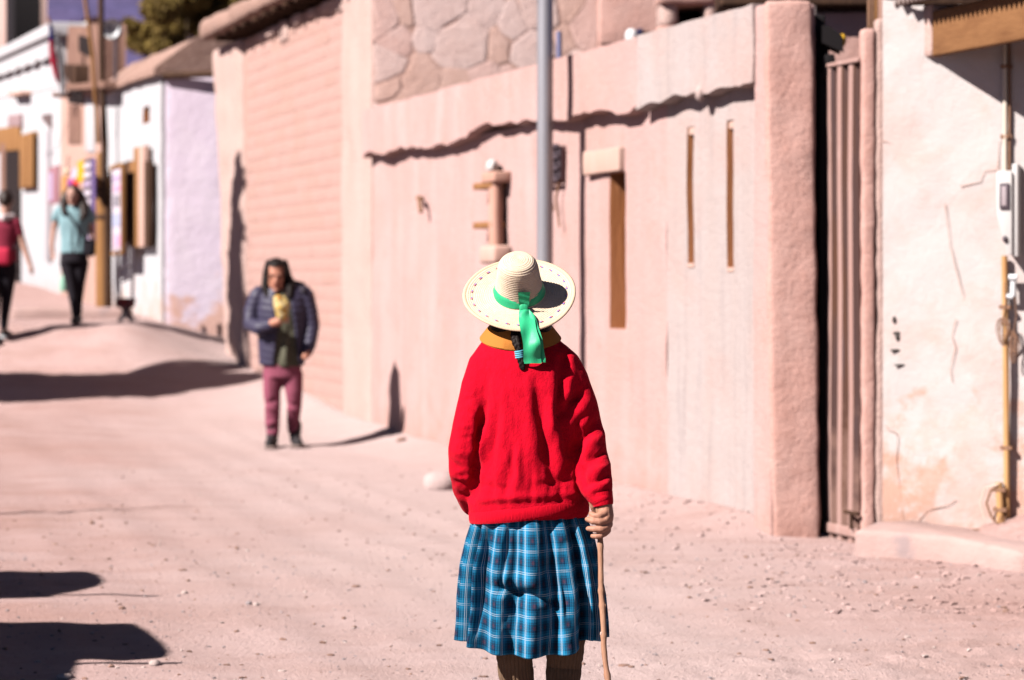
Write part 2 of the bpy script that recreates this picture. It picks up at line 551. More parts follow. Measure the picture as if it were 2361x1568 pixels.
M_box = mat('meter_plastic', (.66, .62, .61), .5, var=[(9, .5, .75, (.60, .53, .50), .5)], spec=.4)
M_glass = mat('meter_window', (.46, .38, .40), .2, spec=.6)
M_dkframe = mat('dark_plastic', (.10, .075, .09), .5, spec=.4)
M_pvc = mat('pvc_pipe', (.72, .62, .52), .55, spec=.4, var=[((20, 20, 2), .5, .7, (.60, .38, .22), .7)])
M_rustpipe = mat('ochre_pipe', (.62, .36, .16), .6, spec=.3, var=[((25, 25, 3), .45, .7, (.50, .24, .09), .8)])
M_wire = mat('brown_wire', (.30, .16, .10), .7)
M_terra = mat('terracotta_pipe', (.58, .31, .235), .8, var=[((8, 8, 2), .42, .68, (.60, .37, .30), .7)])
M_yellow = mat('yellow_lens', (.75, .42, .03), .4, spec=.5)
M_paint_white = mat('white_paint', (.78, .78, .80), .5, spec=.4)
M_purple = mat('violet_paint', (.20, .13, .34), .7)
M_bluepipe = mat('blue_grey_pipe', (.20, .20, .34), .5, spec=.4)
M_hill = mat('hazy_hill', (.095, .075, .17), .97, var=[(.004, .4, .65, (.13, .085, .17), .9), (.02, .45, .7, (.07, .065, .16), .7)], bump=[(.02, 12)])  # violet of distant haze is painted into the rock colour

# ================================================================== the setting
def grid_sheet(xs, ys, zf):
    X, Y = np.meshgrid(xs, ys)
    Z = zf(X.ravel(), Y.ravel())
    V = np.stack([X.ravel(), Y.ravel(), Z], 1)
    nx = len(xs)
    i = np.arange(len(ys) - 1)[:, None] * nx + np.arange(nx - 1)[None, :]
    i = i.ravel()
    Fc = np.stack([i, i + 1, i + nx + 1, i + nx], 1)
    return V, Fc

xs = np.concatenate([[-2500, -900, -300, -120, -60, -35, -22], np.arange(-16, -7, .5), np.arange(-7, -3, .12), np.arange(-3, 3.6, .045), np.arange(3.6, 8, .4), [10, 16, 30, 60, 120, 300, 900, 2500]])
ys = np.concatenate([[-1500, -400, -80, -30, -10, -2], np.arange(2, 8, .3), np.arange(8, 16, .045), np.arange(16, 26, .07), np.arange(26, 36, .2), np.arange(36, 70, 1.5), [80, 110, 160, 260, 500, 900, 1700, 2600]])
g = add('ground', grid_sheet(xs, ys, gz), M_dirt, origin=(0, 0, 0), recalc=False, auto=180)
tag(g, 'dusty pink dirt street with pebbles and soft tyre tracks', None, None, 'structure')

def hill_z(x, y):
    P = np.stack([x / 900, y / 900, x * 0], 1)
    ramp = np.clip((y - 900) / 1600, 0, 1) ** 1.1
    return 1.0 + ramp * (620 + 260 * fbm(P, 4, 3) + 60 * fbm(P * 6, 4, 9))
h = add('hills', grid_sheet(np.linspace(-3500, 3500, 120), np.linspace(905, 3600, 60), hill_z), M_hill, origin=(0, 0, 0), recalc=False, auto=180)
tag(h, 'mountain slope in a painted haze violet rising behind the far white houses', None, None, 'structure')

# ------------------------------------------------------------------ long street wall
def relief(fr, us, zs, depth, amp=.008, back=-.3, seed=0, topf=None):
    us = np.array(sorted(us)); zs = np.array(sorted(zs))
    nu, nz = len(us), len(zs)
    D = np.array([[depth((us[i] + us[i + 1]) / 2, (zs[j] + zs[j + 1]) / 2) for j in range(nz - 1)] for i in range(nu - 1)])
    base = {}
    V, Fc, lev = [], [], []
    def vid(i, j, d):
        k = (i, j, d)
        if k not in base:
            base[k] = len(V); V.append((us[i], zs[j], d))
        return base[k]
    for i in range(nu - 1):
        for j in range(nz - 1):
            d = D[i, j]
            Fc.append((vid(i, j, d), vid(i + 1, j, d), vid(i + 1, j + 1, d), vid(i, j + 1, d))); lev.append(1 if d < 0 else 0)
            if i + 1 < nu - 1 and D[i + 1, j] != d:
                e = D[i + 1, j]
                Fc.append((vid(i + 1, j, d), vid(i + 1, j, e), vid(i + 1, j + 1, e), vid(i + 1, j + 1, d))); lev.append(1)
            if j + 1 < nz - 1 and D[i, j + 1] != d:
                e = D[i, j + 1]
                Fc.append((vid(i, j + 1, d), vid(i + 1, j + 1, d), vid(i + 1, j + 1, e), vid(i, j + 1, e))); lev.append(1)
    # edges of the sheet run back to the rear face
    def strip(seq):
        for (a, b) in zip(seq[:-1], seq[1:]):
            Fc.append((vid(*a, 0.0), vid(*b, 0.0), vid(*b, back), vid(*a, back))); lev.append(0)
    strip([(i, nz - 1) for i in range(nu)]); strip([(0, j) for j in range(nz)]); strip([(nu - 1, j) for j in range(nz)])
    for i in range(nu - 1):
        pass
    Fc.append((vid(0, 0, back), vid(nu - 1, 0, back), vid(nu - 1, nz - 1, back), vid(0, nz - 1, back))); lev.append(0)
    Q = np.array(V)
    if topf is not None:
        top = zs[-1]
        k = np.clip((Q[:, 1] - (top - .25)) / .25, 0, 1)
        Q[:, 1] += k * topf(Q[:, 0])
    Wd = np.array([fr.P(*q) for q in Q])
    n = amp * (fbm(Wd * 4, 3, seed) + 1.2 * fbm(Wd * .9, 2, seed + 5)) * (Q[:, 2] > -.02)
    Wd += np.array([fr.n[0], fr.n[1], 0])[None, :] * n[:, None]
    return Wd.tolist(), Fc, lev

def cuts(a, b, step, extra):
    s = list(np.arange(a, b, step)) + [b]
    s = [x for x in s if all(abs(x - e) > step * .35 for e in extra)] + list(extra)
    return sorted(set(s))

uL = 9.05                                                     # where the tall building begins
u_gp = W1.at(1540, 500)[0]                                    # pink plaster meets grey plaster
u_pil = W1.at(1738, 600)[0]
def opening(x0, x1, y0, y1):
    ua, _ = W1.at(x1, y0); ub, _ = W1.at(x0, y0)
    um = (ua + ub) / 2
    Ym = W1.O[1] + um * W1.e[1]
    return ua, ub, CH - (y1 - HY) / F * Ym, CH - (y0 - HY) / F * Ym
win = opening(1406, 1444, 398, 758)
slit1 = opening(1586, 1601, 292, 618)
slit2 = opening(1678, 1693, 277, 628)

wall = thing('adobe_wall', 'long pink adobe wall with a window, two slits and an eroded parapet', 'wall', W1.P(4.5, 0))
def dep(ops, d):
    def f(u, z):
        for o in ops:
            if o[0] < u < o[1] and o[2] < z < o[3]: return -d
        return 0.0
    return f
ztop = 2.62
us = cuts(u_gp, uL, .09, [win[0], win[1]]); zs = cuts(-.3, ztop, .09, [win[2], win[3]])
VF = relief(W1, us, zs, dep([win], .17), .011, seed=1)
add('wall_face', VF, [M_adobe, M_jamb], wall, mi=VF[2], auto=60, recalc=False)
us = cuts(W1.at(1737, 600, .085)[0] - .1, u_gp, .06, [slit1[0], slit1[1], slit2[0], slit2[1]]); zs = cuts(-.3, ztop, .09, [slit1[2], slit1[3], slit2[2], slit2[3]])
VF = relief(W1, us, zs, dep([slit1, slit2], .13), .008, seed=2)
add('grey_plaster', VF, [M_greyplaster, M_jamb], wall, mi=VF[2], auto=60, recalc=False)
# parapet: a plaster band that stands proud of the wall with a ragged lower edge
def parapet(name, u0, u1, m, seed, drop, w_=.10, top=3.03):
    n = max(4, int((u1 - u0) / .035))
    U = np.linspace(u0, u1, n)
    Pn = np.stack([U * 1.3, U * 0, U * 0 + seed], 1)
    low = ztop - .02 + drop(U) + .035 * fbm(Pn * 2, 2, seed) + .016 * fbm(Pn * 6, 3, seed + 3)
    tp = top + .012 * fbm(Pn * 1.5, 3, seed + 7)
    prof_k = [0, .06, .2, .4, .6, .8, .95, 1.0]
    V, Fc = [], []
    for i in range(n):
        for j, k in enumerate(prof_k):
            z = low[i] + (tp[i] - low[i]) * k
            p = W1.P(U[i], z, w_)
            V.append(p)
        V.append(W1.P(U[i], tp[i], -.3)); V.append(W1.P(U[i], low[i] + .02, -.28)); V.append(W1.P(U[i], low[i] - .01 , w_ * .55))
    m_ = len(prof_k) + 3
    for i in range(n - 1):
        for j in range(m_):
            a, b = i * m_ + j, i * m_ + (j + 1) % m_
            Fc.append((a, b, b + m_, a + m_))
    Fc.append(tuple(range(m_))); Fc.append(tuple(range((n - 1) * m_ + m_ - 1, (n - 1) * m_ - 1, -1)))
    V = np.array(V)
    d = .010 * fbm(V * 5, 3, seed) + .012 * fbm(V * 1.1, 2, seed + 1)
    V += np.array([W1.n[0], W1.n[1], 0])[None] * d[:, None]
    return add(name, (V.tolist(), Fc), m, wall, auto=50)
ua = W1.at(1503, 150)[0]
parapet('parapet', ua + .012, uL, M_adobe, 3, lambda U: .02 * np.sin(U * 1.7) + .05 * np.exp(-((U - 5.2) / .5) ** 2) - .05 * np.exp(-((U - ua - .25) / .22) ** 2))
parapet('parapet', W1.at(1737, 600, .09)[0] - .02, ua - .012, M_greyplaster, 12, lambda U: -.01 + .015 * np.sin(U * 5), .105, 3.04)
# pillar closing the wall: its narrow end faces down the street
VF = rbox(WORLD, 1.475, 1.742, -.2, 3.035, -14.13, -13.66, .025, .05, .014, 7, 4, lean=-.014)
add('pillar', VF, M_rough, wall, auto=60)
VF = rbox(W1, -.10, W1.at(1737, 600, .085)[0], -.2, 3.03, -.2, .085, .02, .06, .010, 6, 14)
add('pillar_face', VF, M_adobe, wall, auto=60)
# lintel over the window
lu = opening(1360, 1442, 345, 400)
VF = rbox(W1, lu[0], lu[1], lu[2], lu[3], -.05, .05, .012, .08, .008, 8, 6)
lin = add('lintel', VF, M_paleboard, wall)
# frames in the slits
for s in (slit1, slit2):
    VF = join(bx(W1, s[0] + .002, s[1] - .002, s[3] - .05, s[3] - .003, -.12, -.005), bx(W1, s[0] + .002, s[1] - .002, s[2] + .003, s[2] + .03, -.12, .006))
    add('slit_frame', VF, M_paleboard, wall, bevel=.004)
sh = bx(W1, win[0] + .01, win[1] - .01, win[2] + .01, win[3] - .01, -.168, -.14)
s_ = add('shutter', sh, M_wood, wall, bevel=.004)
# lump of plaster stuck under the parapet
u, z = W1.at(1612, 215, .1)
add('plaster_lump', ball(W1.P(u, z, .09), (.035, .06, .055), 10, 7), M_greyplaster, wall)

# fixture on the wall: clay pipe with brackets and a white cap
u, _ = W1.at(1150, 480, .05)
zt = W1.at(1150, 415, .05)[1]; zb = W1.at(1150, 575, .05)[1]
fx = thing('wall_pipe', 'short clay drain pipe on brackets with a white cap on the pink wall', 'pipe', W1.P(u, zb, .05))
add('pipe', tube([W1.P(u, zb, .07), W1.P(u, (zb + zt) / 2, .075), W1.P(u, zt, .07)], [.085, .08, .08], 14, flat=.7), M_terra, fx)
add('collar', rbox(W1, u - .16, u + .16, zt - .02, zt + .06, 0, .14, .015, .1, .004), M_terra, fx)
add('base', rbox(W1, u - .18, u + .2, zb - .11, zb + .03, 0, .15, .03, .1, .006), M_paleboard, fx)
for py in (432, 522):
    zz = W1.at(1130, py)[1]
    add('bracket', rbox(W1, u - .05, u + .42, zz - .02, zz + .03, .01, .13, .008, .1), M_wood, fx)
zz = W1.at(1135, 388)[1]
add('cap', ball(W1.P(u + .1, zz, .07), (.05, .11, .06), 12, 8), M_box, fx)
# stub by the long wall
u, z = W1.at(987, 468)
st = thing('pipe_stub', 'bent metal pipe stub high on the pink wall left of the clay pipe', 'pipe', W1.P(u, z, .02))
add('elbow', tube([W1.P(u + .15, z + .04, 0), W1.P(u + .15, z + .05, .05), W1.P(u, z + .04, .08), W1.P(u - .06, z - .08, .08)], .02, 8), M_wire, st)
# grille box by the pole
u, z = W1.at(1292, 375)
z0 = W1.at(1292, 415)[1]; z1 = W1.at(1292, 338)[1]
ua_, ub_ = W1.at(1306, 375)[0], W1.at(1268, 375)[0]
gb = thing('grille_vent', 'small dark grille vent with dangling wires behind the lamp pole', 'vent', W1.P(u, z0, .0))
add('backing', bx(W1, ua_, ub_, z0, z1, .0, .04), mat('vent_backing', (.30, .17, .17), .9), gb)
for k in range(5):
    uu = ua_ + (ub_ - ua_) * k / 4
    add('bar', bx(W1, uu - .016, uu + .016, z0 + .003, z1 - .003, .041, .062), M_dkframe, gb)
for k in range(4):
    zz = z0 + (z1 - z0) * k / 3
    add('bar', bx(W1, ua_ - .02, ub_ + .02, zz - .012, zz + .012, .064, .08), M_dkframe, gb)
for k, (dx, ln) in enumerate(((.0, .34), (.12, .22), (.3, .3))):
    add('wire', tube([W1.P(ua_ + dx, z0, .05), W1.P(ua_ + dx + .06, z0 - ln * .4, .06), W1.P(ua_ + dx + .01, z0 - ln, .05)], .009, 6), M_wire, gb)

# ------------------------------------------------------------------ lamp pole
pX, pY = .228, 16.75
pole = thing('lamp_pole', 'galvanised steel lamp pole standing before the pink wall', 'lamp post', (pX, pY, 0))
add('pole', tube([(pX - .005, pY, -.1), (pX, pY, 2.2), (pX + .003, pY, 4.6)], [.058, .056, .053], 24), M_steel, pole)
add('arm', tube([(pX + .003, pY, 4.55), (pX + .003, pY, 4.75), (pX - .25, pY - .1, 5.0), (pX - .9, pY - .35, 5.1)], .03, 12), M_steel, pole)
add('lantern', rbox(WORLD, pX - 1.25, pX - .85, 5.06, 5.16, -(pY - .28), -(pY - .44), .04, .1), M_steel, pole)
add('base_plate', rbox(WORLD, pX - .13, pX + .13, -.06, .02, -pY - .13, -pY + .13, .008, .2), M_steel, pole)

# ------------------------------------------------------------------ gate
gF = Frame((1.79, 13.74), (.31, -.951))               # runs towards the camera; faces the street
gF.n = (-.951, -.31)
gate = thing('metal_gate', 'rusty corrugated metal gate standing ajar beside the adobe pillar', 'gate', gF.P(.25, 0))
G0, G1 = .0, .62
ztopg = lambda u: 2.66 + .0 * u
rib = .137
def gate_rib(u0, k):
    """one trough and one crest of the folded sheet"""
    prof_ = [(0, 0), (.054, 0), (.068, -.032), (.125, -.032), (.137, 0)]
    V, Fc, mi = [], [], []
    zz = [-.02, .3, .8, 1.4, 2.0, 2.5, 2.66]
    for (a, d) in prof_:
        for z in zz:
            V.append(gF.P(u0 + a, z, d + .004 * math.sin(z * 3 + k)))
    n = len(zz)
    for i in range(len(prof_) - 1):
        for j in range(n - 1):
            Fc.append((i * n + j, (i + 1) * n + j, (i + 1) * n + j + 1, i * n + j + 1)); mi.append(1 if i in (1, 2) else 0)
    return V, Fc, mi
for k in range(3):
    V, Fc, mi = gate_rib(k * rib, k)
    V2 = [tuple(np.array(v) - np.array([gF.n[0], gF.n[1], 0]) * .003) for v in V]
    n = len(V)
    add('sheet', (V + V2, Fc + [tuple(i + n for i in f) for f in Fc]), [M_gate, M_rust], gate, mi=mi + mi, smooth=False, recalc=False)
add('top_rail', rbox(gF, -.01, .415, 2.661, 2.685, -.05, .012, .006, .3), M_gate, gate)
add('bottom_rail', rbox(gF, .0, .412, .03, .085, .008, .02, .006, .3), M_gate, gate)
add('hinge_post', rbox(WORLD, 1.752, 1.802, -.1, 2.66, -13.86, -13.77, .006, .6), M_black, gate)
add('post_cap', rbox(WORLD, 1.762, 1.835, 2.60, 2.74, -13.87, -13.72, .015, .1), M_black, gate)
u, z = .40, .17
add('bolt', join(tube([gF.P(.3, z, .035), gF.P(.46, z, .035)], .011, 8), tube([gF.P(.38, z, .035), gF.P(.38, z - .09, .035)], .011, 8)), M_darkwood, gate)
fr_ = thing('door_post', 'tall black timber post against the eroded inner edge of the pillar', 'post', (1.75, 13.87, 0))
add('post', rbox(WORLD, 1.735, 1.80, -.1, 2.98, -13.97, -13.885, .008, .4, .004), M_black, fr_)
for i_ in range(3):
    add('bracket', rbox(WORLD, 1.722, 1.74, .5 + i_ * .95, .58 + i_ * .95, -13.96, -13.87, .003, .2), M_darkwood, fr_)

# floodlight on the post
x0, y0, z0 = pt(1893, 108, 13.78); x1, _, z1 = pt(1946, 66, 13.78)
fl = thing('floodlight', 'black floodlight with a yellow lens above the rusty gate', 'lamp', (x0, 13.78, z0 - .1))
V = []
for yy in (13.70, 13.86):
    V += [(x0, yy, z0 + .02), (x0 + .0, yy, z1 + .005), (x0 + .035, yy, z1), (x0 + .105, yy, z1 - .05), (x0 + .112, yy, z0 - .03)]
Fc = [(0, 1, 2, 3, 4), (9, 8, 7, 6, 5)] + [(i, (i + 1) % 5, 5 + (i + 1) % 5, 5 + i) for i in range(5)]
add('housing', (V, Fc), M_black, fl, bevel=.006)
add('lens', ball((x0 + .117, 13.765, z0 + .035), (.026, .05, .038), 14, 9), M_yellow, fl)
add('bracket', join(tube([(x0 + .03, 13.78, z0 - .16), (x0 + .035, 13.78, z0 + .03)], .012, 8), bx(WORLD, x0 - .01, x0 + .06, z0 - .19, z0 - .15, -13.82, -13.74)), M_black, fl)

# jamb right of the gate
jb = thing('gate_jamb', 'pink plastered gate jamb between the rusty gate and the white wall', 'wall', (1.97, 13.5, 0))
add('jamb', rbox(WORLD, 1.928, 1.998, -.2, 2.84, -13.40, -13.30, .02, .05, .012, 8, 21), M_rough, jb, auto=60)
add('jamb_edge', rbox(WORLD, 2.001, 2.06, -.2, 2.90, -13.42, -13.306, .02, .05, .012, 8, 22), M_pil, jb, auto=60)
# loose boards and rods standing on top
for k, (px, wd, hh, m) in enumerate(((2004, .018, .26, M_wire), (2012, .012, .3, M_wire), (2021, .02, .3, M_wood), (2031, .05, .34, M_terra))):
    x, y, z = pt(px, 40, 13.5)
    o = thing(('rod', 'rod', 'lath', 'plank')[k], ('thin rod standing leftmost on top of the gate jamb', 'thinnest rod standing on top of the gate jamb', 'narrow wooden lath upright between rod and reddish plank', 'reddish plank upright on the gate jamb beside white wall')[k], ('rod', 'rod', 'lath', 'plank')[k], (x, y, 2.86))
    add('stick', rbox(WORLD, x - wd / 2, x + wd / 2, 2.86, 2.93 + hh, -y - .012, -y + .012, .003, .2), m, o)

# ------------------------------------------------------------------ white wall on the right
wh = thing('white_house', 'whitewashed house wall with cracks and bare orange patches near its foot', 'house', W2.P(.6, 0))
uw = [0, .02] + list(np.arange(.05, 2.6, .05)); zw = list(np.arange(-.3, 2.99, .05)) + [3.0]
VF = relief(W2, uw, zw, lambda u, z: 0.0, .012, back=-.35, seed=8, topf=lambda U: -.04 * np.clip((U - .05) / .15, 0, 1) - .03 * np.sin(U * 6))
add('wall', VF[:2], M_white, wh, auto=70, recalc=False)
# cracks: thin grooves of dark mud
def crack(pts_, wd=.006):
    P_ = [W2.at(*p) for p in pts_]
    pp = [W2.P(u, z, .009) for u, z in P_]
    return tube(pp, [wd * (.35 + .65 * abs(math.sin(i * 1.9 + 1))) for i in range(len(pp))], 5)
M_crack = mat('crack_edge', (.50, .27, .19), .95)
for cr in ([(2330, 300), (2305, 330), (2302, 390), (2272, 395), (2262, 420), (2215, 430)],
           [(2180, 470), (2190, 560), (2205, 620), (2220, 680)],
           [(2205, 735), (2195, 775), (2204, 800), (2192, 850), (2196, 880)],
           [(2041, 980), (2051, 992), (2064, 995), (2072, 1010), (2068, 1060), (2074, 1110), (2080, 1165), (2084, 1195)],
           [(2120, 1200), (2140, 1178), (2158, 1172), (2185, 1165), (2205, 1152)], [(2035, 325), (2050, 327)]):
    add('crack', crack(cr, .0022), M_crack, wh)
# black paint flecks
for (x, y, a, b) in ((2062, 737, 5, 9), (2068, 768, 11, 4), (2070, 777, 6, 10), (2066, 808, 16, 4), (2076, 842, 17, 3)):
    u, z = W2.at(x, y)
    add('paint_fleck', ball(W2.P(u, z, .006), (a * .0022, .006, b * .0022), 9, 6), mat('fleck', (.10, .085, .08), .9), wh)
# porch roof: rafters' fascia, zinc sheet
eA = np.array([2.264, 13.205]); ed = np.array([.326, -1.0]) / math.hypot(.326, 1.0)
eF = Frame((eA[0], eA[1]), tuple(ed)); eF.n = (-abs(ed[1]), -abs(ed[0]))      # faces the street
def porch():
    zb, zt_ = 2.672, 2.92
    V = []
    L_ = 3.6
    prof_ = [(0, zb), (L_, zb)]
    add('fascia', rbox(eF, 0, L_, zb, zt_, -.05, 0, .012, .3, .003), M_fascia, wh)
    add('mud_end', rbox(eF, -.02, .07, zb - .002, zt_ + .04, -.3, .012, .02, .06, .012, 9, 3), M_pil, wh)
    # ceiling boards running back from the fascia
    for k in range(12):
        add('board', bx(eF, -.02 + k * .3, .275 + k * .3, zt_ - .06, zt_ - .02, -2.6, -.052), M_darkwood, wh)
    for k in range(6):
        add('rafter', bx(eF, .2 + k * .6, .28 + k * .6, zt_ - .16, zt_ - .062, -2.6, -.052), M_darkwood, wh)
    # corrugated sheet, ribs across the eave
    n = int(3.75 / .0125)
    V, Fc = [], []
    for i in range(n + 1):
        u = -.12 + i * .0125
        zz = .019 * math.cos(i * math.pi / 2)
        for (ww, dz) in ((.145, 0), (-2.7, .55), (-2.7, .547), (.145, -.003)):
            V.append(eF.P(u, zt_ + .055 + zz + dz, ww))
    for i in range(n):
        for j in range(4):
            a, b = i * 4 + j, i * 4 + (j + 1) % 4
            Fc.append((a, b, b + 4, a + 4))
    add('roof_sheet', (V, Fc), M_zinc, wh, smooth=False)
    add('mud_cap', rbox(eF, -.1, .5, zt_ + .09, zt_ + .2, -.8, .03, .05, .08, .03, 8, 5), M_pil, wh)
porch()
add('side_wall', rbox(eF, .42, 4.0, -.2, 2.68, -1.1, -.50, .02, .12, .012, 5, 6), M_white, wh)

# meter box
u0, z1 = W2.at(2296, 392, .06); u1, z0 = W2.at(2337, 588, .06)
mb = thing('meter_box', 'pale plastic electricity meter box with a small dark framed window on white wall', 'meter box', W2.P((u0 + u1) / 2, z0, 0))
V = []
for ww in (.005, .11):
    k = 0 if ww < .05 else .012
    V += [W2.P(u0 + .055 - .05 * (z1 > 0), z0 + .02, ww) if False else W2.P(u0 + .07, z0 + .0, ww), W2.P(u1, z0, ww), W2.P(u1, z1 - k, ww), W2.P(u0 + k, z1 - k, ww), W2.P(u0 - .0 + k, z0 + .22, ww)]
Fc = [(4, 3, 2, 1, 0), (5, 6, 7, 8, 9)] + [(i, (i + 1) % 5, 5 + (i + 1) % 5, 5 + i) for i in range(5)]
add('case', (V, Fc), M_box, mb, bevel=.008)
fx0, fz1 = W2.at(2288, 425, .115); fx1, fz0 = W2.at(2299, 480, .115)
fx0 += .045; fx1 += .045
add('window_frame', rbox(W2, fx0 - .006, fx1 + .02, fz0 - .005, fz1 + .005, .111, .122, .004, .1), M_dkframe, mb)
add('window', rbox(W2, fx0 + .006, fx1 + .006, fz0 + .012, fz1 - .012, .1222, .126, .001, .1), M_glass, mb)
add('side_rail', rbox(W2, u1 - .004, u1 + .028, z0 - .01, z1 + .03, .005, .09, .006, .2), M_box, mb)
add('hasp', ball(W2.P(u0 + .06, z0 + .085, .118), (.014, .012, .018), 10, 7), M_dkframe, mb)
# conduits
def conduit(name, label, x, y0, y1, r, m, w_=.03, x2=None):
    a, za = W2.at(x, y0, w_); b, zb = W2.at(x2 or x, y1, w_)
    o = thing(name, label, 'pipe', W2.P(b, zb, w_))
    add('pipe', tube([W2.P(a, za, w_), W2.P((a + b) / 2 + .002, (za + zb) / 2, w_ + .003), W2.P(b, zb - .03, w_)], r, 12), m, o)
    for k in (.2, .75):
        add('clip', bx(W2, a + (b - a) * k - r * 1.8, a + (b - a) * k + r * 1.8, za + (zb - za) * k - .01, za + (zb - za) * k + .01, .002, w_ + r * 1.08), M_wire, o)
    return o
conduit('conduit_pipe', 'pale conduit pipe running up from the meter box to the eave', 2317, 95, 388, .012, M_pvc)
conduit('conduit_pipe', 'thin brown conduit beside the pale pipe above the meter box', 2327, 95, 388, .008, M_wire, .02)
conduit('drain_pipe', 'long ochre stained pipe from the meter box down to the dirt', 2316, 590, 1180, .017, M_rustpipe, .04, 2322)
conduit('short_pipe', 'cut off pipe stump with wires at the foot of the white wall', 2303, 1112, 1196, .020, M_rustpipe, .07, 2307)
# fittings and coils
u, z = W2.at(2334, 640, .05)
ft = thing('pipe_fitting', 'pair of white plastic pipe fittings below the meter box', 'pipe fitting', W2.P(u, z - .1, .05))
add('fitting', tube([W2.P(u - .018, z, .05), W2.P(u + .025, z, .05)], .018, 12), M_paint_white, ft)
add('fitting', tube([W2.P(u + .006, z - .02, .05), W2.P(u + .004, z - .1, .05)], .016, 12), M_paint_white, ft)
add('fitting', tube([W2.P(u - .03, z - .1, .05), W2.P(u + .004, z - .105, .05)], .013, 12), M_paint_white, ft)
def coil(px, py, rx, rz, lab, seed):
    u, z = W2.at(px, py, .06)
    o = thing('wire_coil', lab, 'wire', W2.P(u, z - rz, .06))
    for k in range(4):
        P_ = []
        for t in range(22):
            a = 2 * math.pi * t / 21
            P_.append(W2.P(u + (rx - k * .006) * math.cos(a) + .006 * math.sin(2 * a + k + seed), z + (rz - k * .011) * math.sin(a) + .006 * k, .065 + .004 * k + .008 * math.sin(a + k)))
        add('loop', tube(P_, .0032, 5, False), M_wire, o)
    add('tail', tube([W2.P(u, z + rz, .065), W2.P(u + .012, z + rz + .08, .06), W2.P(u + .004, z + rz + .19, .055)], .003, 5), M_wire, o)
coil(2314, 765, .036, .075, 'coil of brown wire hanging on the ochre pipe', 0)
coil(2338, 800, .026, .085, 'longer coil of brown wire hanging beside the ochre pipe', 2)
for k, (P_, lab) in enumerate((([(2303, 1118), (2285, 1130), (2274, 1160), (2285, 1190), (2296, 1205)], 'dark hose looping out of the cut pipe stump'),
                               ([(2303, 1116), (2270, 1125), (2260, 1160), (2270, 1195)], 'thin pale wire looping beside the cut pipe stump'),
                               ([(2310, 1190), (2300, 1212), (2275, 1222), (2245, 1220)], 'brown wire trailing on the dirt from the ochre pipe'),
                               ([(2320, 1190), (2316, 1208), (2300, 1220), (2268, 1224)], 'second wire trailing on the dirt nearer the ochre pipe'))):
    pp = []
    for (x, y) in P_:
        u, z = W2.at(x, y, .09); pp.append(W2.P(u, z, .09 + .02 * (k > 1)))
    o = add('hose' if k == 0 else 'wire', tube(pp, .007 if k == 0 else .004, 6), M_wire if k != 1 else M_pvc, None)
    tag(o, lab, 'hose' if k == 0 else 'wire')

# concrete step in front of the white wall
stp = thing('concrete_step', 'worn dusty concrete step before the white wall', 'step', (2.2, 12.9, 0))
pts_ = [ground_hit(1968, 1282)[:2], ground_hit(2110, 1290)[:2], ground_hit(2240, 1302)[:2], ground_hit(2361, 1322)[:2], (3.4, 11.9), (3.6, 13.1), (1.985, 13.25)]
pts_ = [np.array(p) for p in pts_]
N_ = 60
ring = []
for i in range(len(pts_)):
    a, b = pts_[i], pts_[(i + 1) % len(pts_)]
    m_ = max(1, int(np.linalg.norm(b - a) / .045))
    for k in range(m_): ring.append(a + (b - a) * k / m_)
ring = np.array(ring)
cen = ring.mean(0)
zt = .135
V, Fc = [], []
lv = [(-.1, 0), (.04, 0), (zt - .03, .004), (zt - .008, .012), (zt, .03)]
for (z, ins) in lv:
    d = cen - ring; d /= np.linalg.norm(d, axis=1, keepdims=True)
    P_ = ring + d * ins
    for p in P_: V.append((p[0], p[1], z))
V = np.array(V)
nn = fbm(V * 7, 3, 4)
d = np.tile(cen - ring, (len(lv), 1)); d /= np.linalg.norm(d, axis=1, keepdims=True)
V[:, :2] += d * (nn * .022)[:, None]
V[:, 2] += nn * .010 - .05 * np.clip((V[:, 0] - 2.28) / .4, 0, 1) * (V[:, 2] > .05)
n = len(ring)
for i in range(len(lv) - 1):
    for k in range(n):
        a, b = i * n + k, i * n + (k + 1) % n
        Fc.append((a, b, b + n, a + n))
Fc.append(tuple(range((len(lv) - 1) * n, len(lv) * n)))
add('slab', (V.tolist(), Fc), M_concrete, stp, auto=50)

# ================================================================== tall adobe building
uT0, uT1 = 9.07, 15.6
tb = thing('adobe_building', 'tall pink adobe building of mud bricks with pale corner pilasters and overhanging mud roof', 'house', W1.P(12, 0))
uP0 = W1.at(789, 400)[0]; uP1 = W1.at(562, 400)[0]
add('wall', rbox(W1, uT0 + .05, 15.3, -.3, 4.28, -2.9, -.063, .03, .25, .002, 4, 3), M_mortar, tb, auto=60)
VF = rbox(W1, uT0, uP0, -.3, 4.30, -.45, .012, .05, .09, .022, 4, 31)
add('pilaster', VF, M_pil, tb, auto=60)
VF = rbox(W1, uP1, uP1 + .95, -.3, 4.30, -.45, .0, .08, .09, .03, 4, 32, lean=.0)
V = np.array(VF[0]); k = np.clip(V[:, 2], 0, 4.3) / 4.3
uu = (V[:, 0] - W1.O[0]) * W1.e[0] + (V[:, 1] - W1.O[1]) * W1.e[1]
s_ = np.clip((uu - uP1) / .9, 0, 1) * k * .75 + .25 * k
V[:, 0] += W1.e[0] * s_; V[:, 1] += W1.e[1] * s_
add('pilaster', (V.tolist(), VF[1]), M_pil, tb, auto=60)
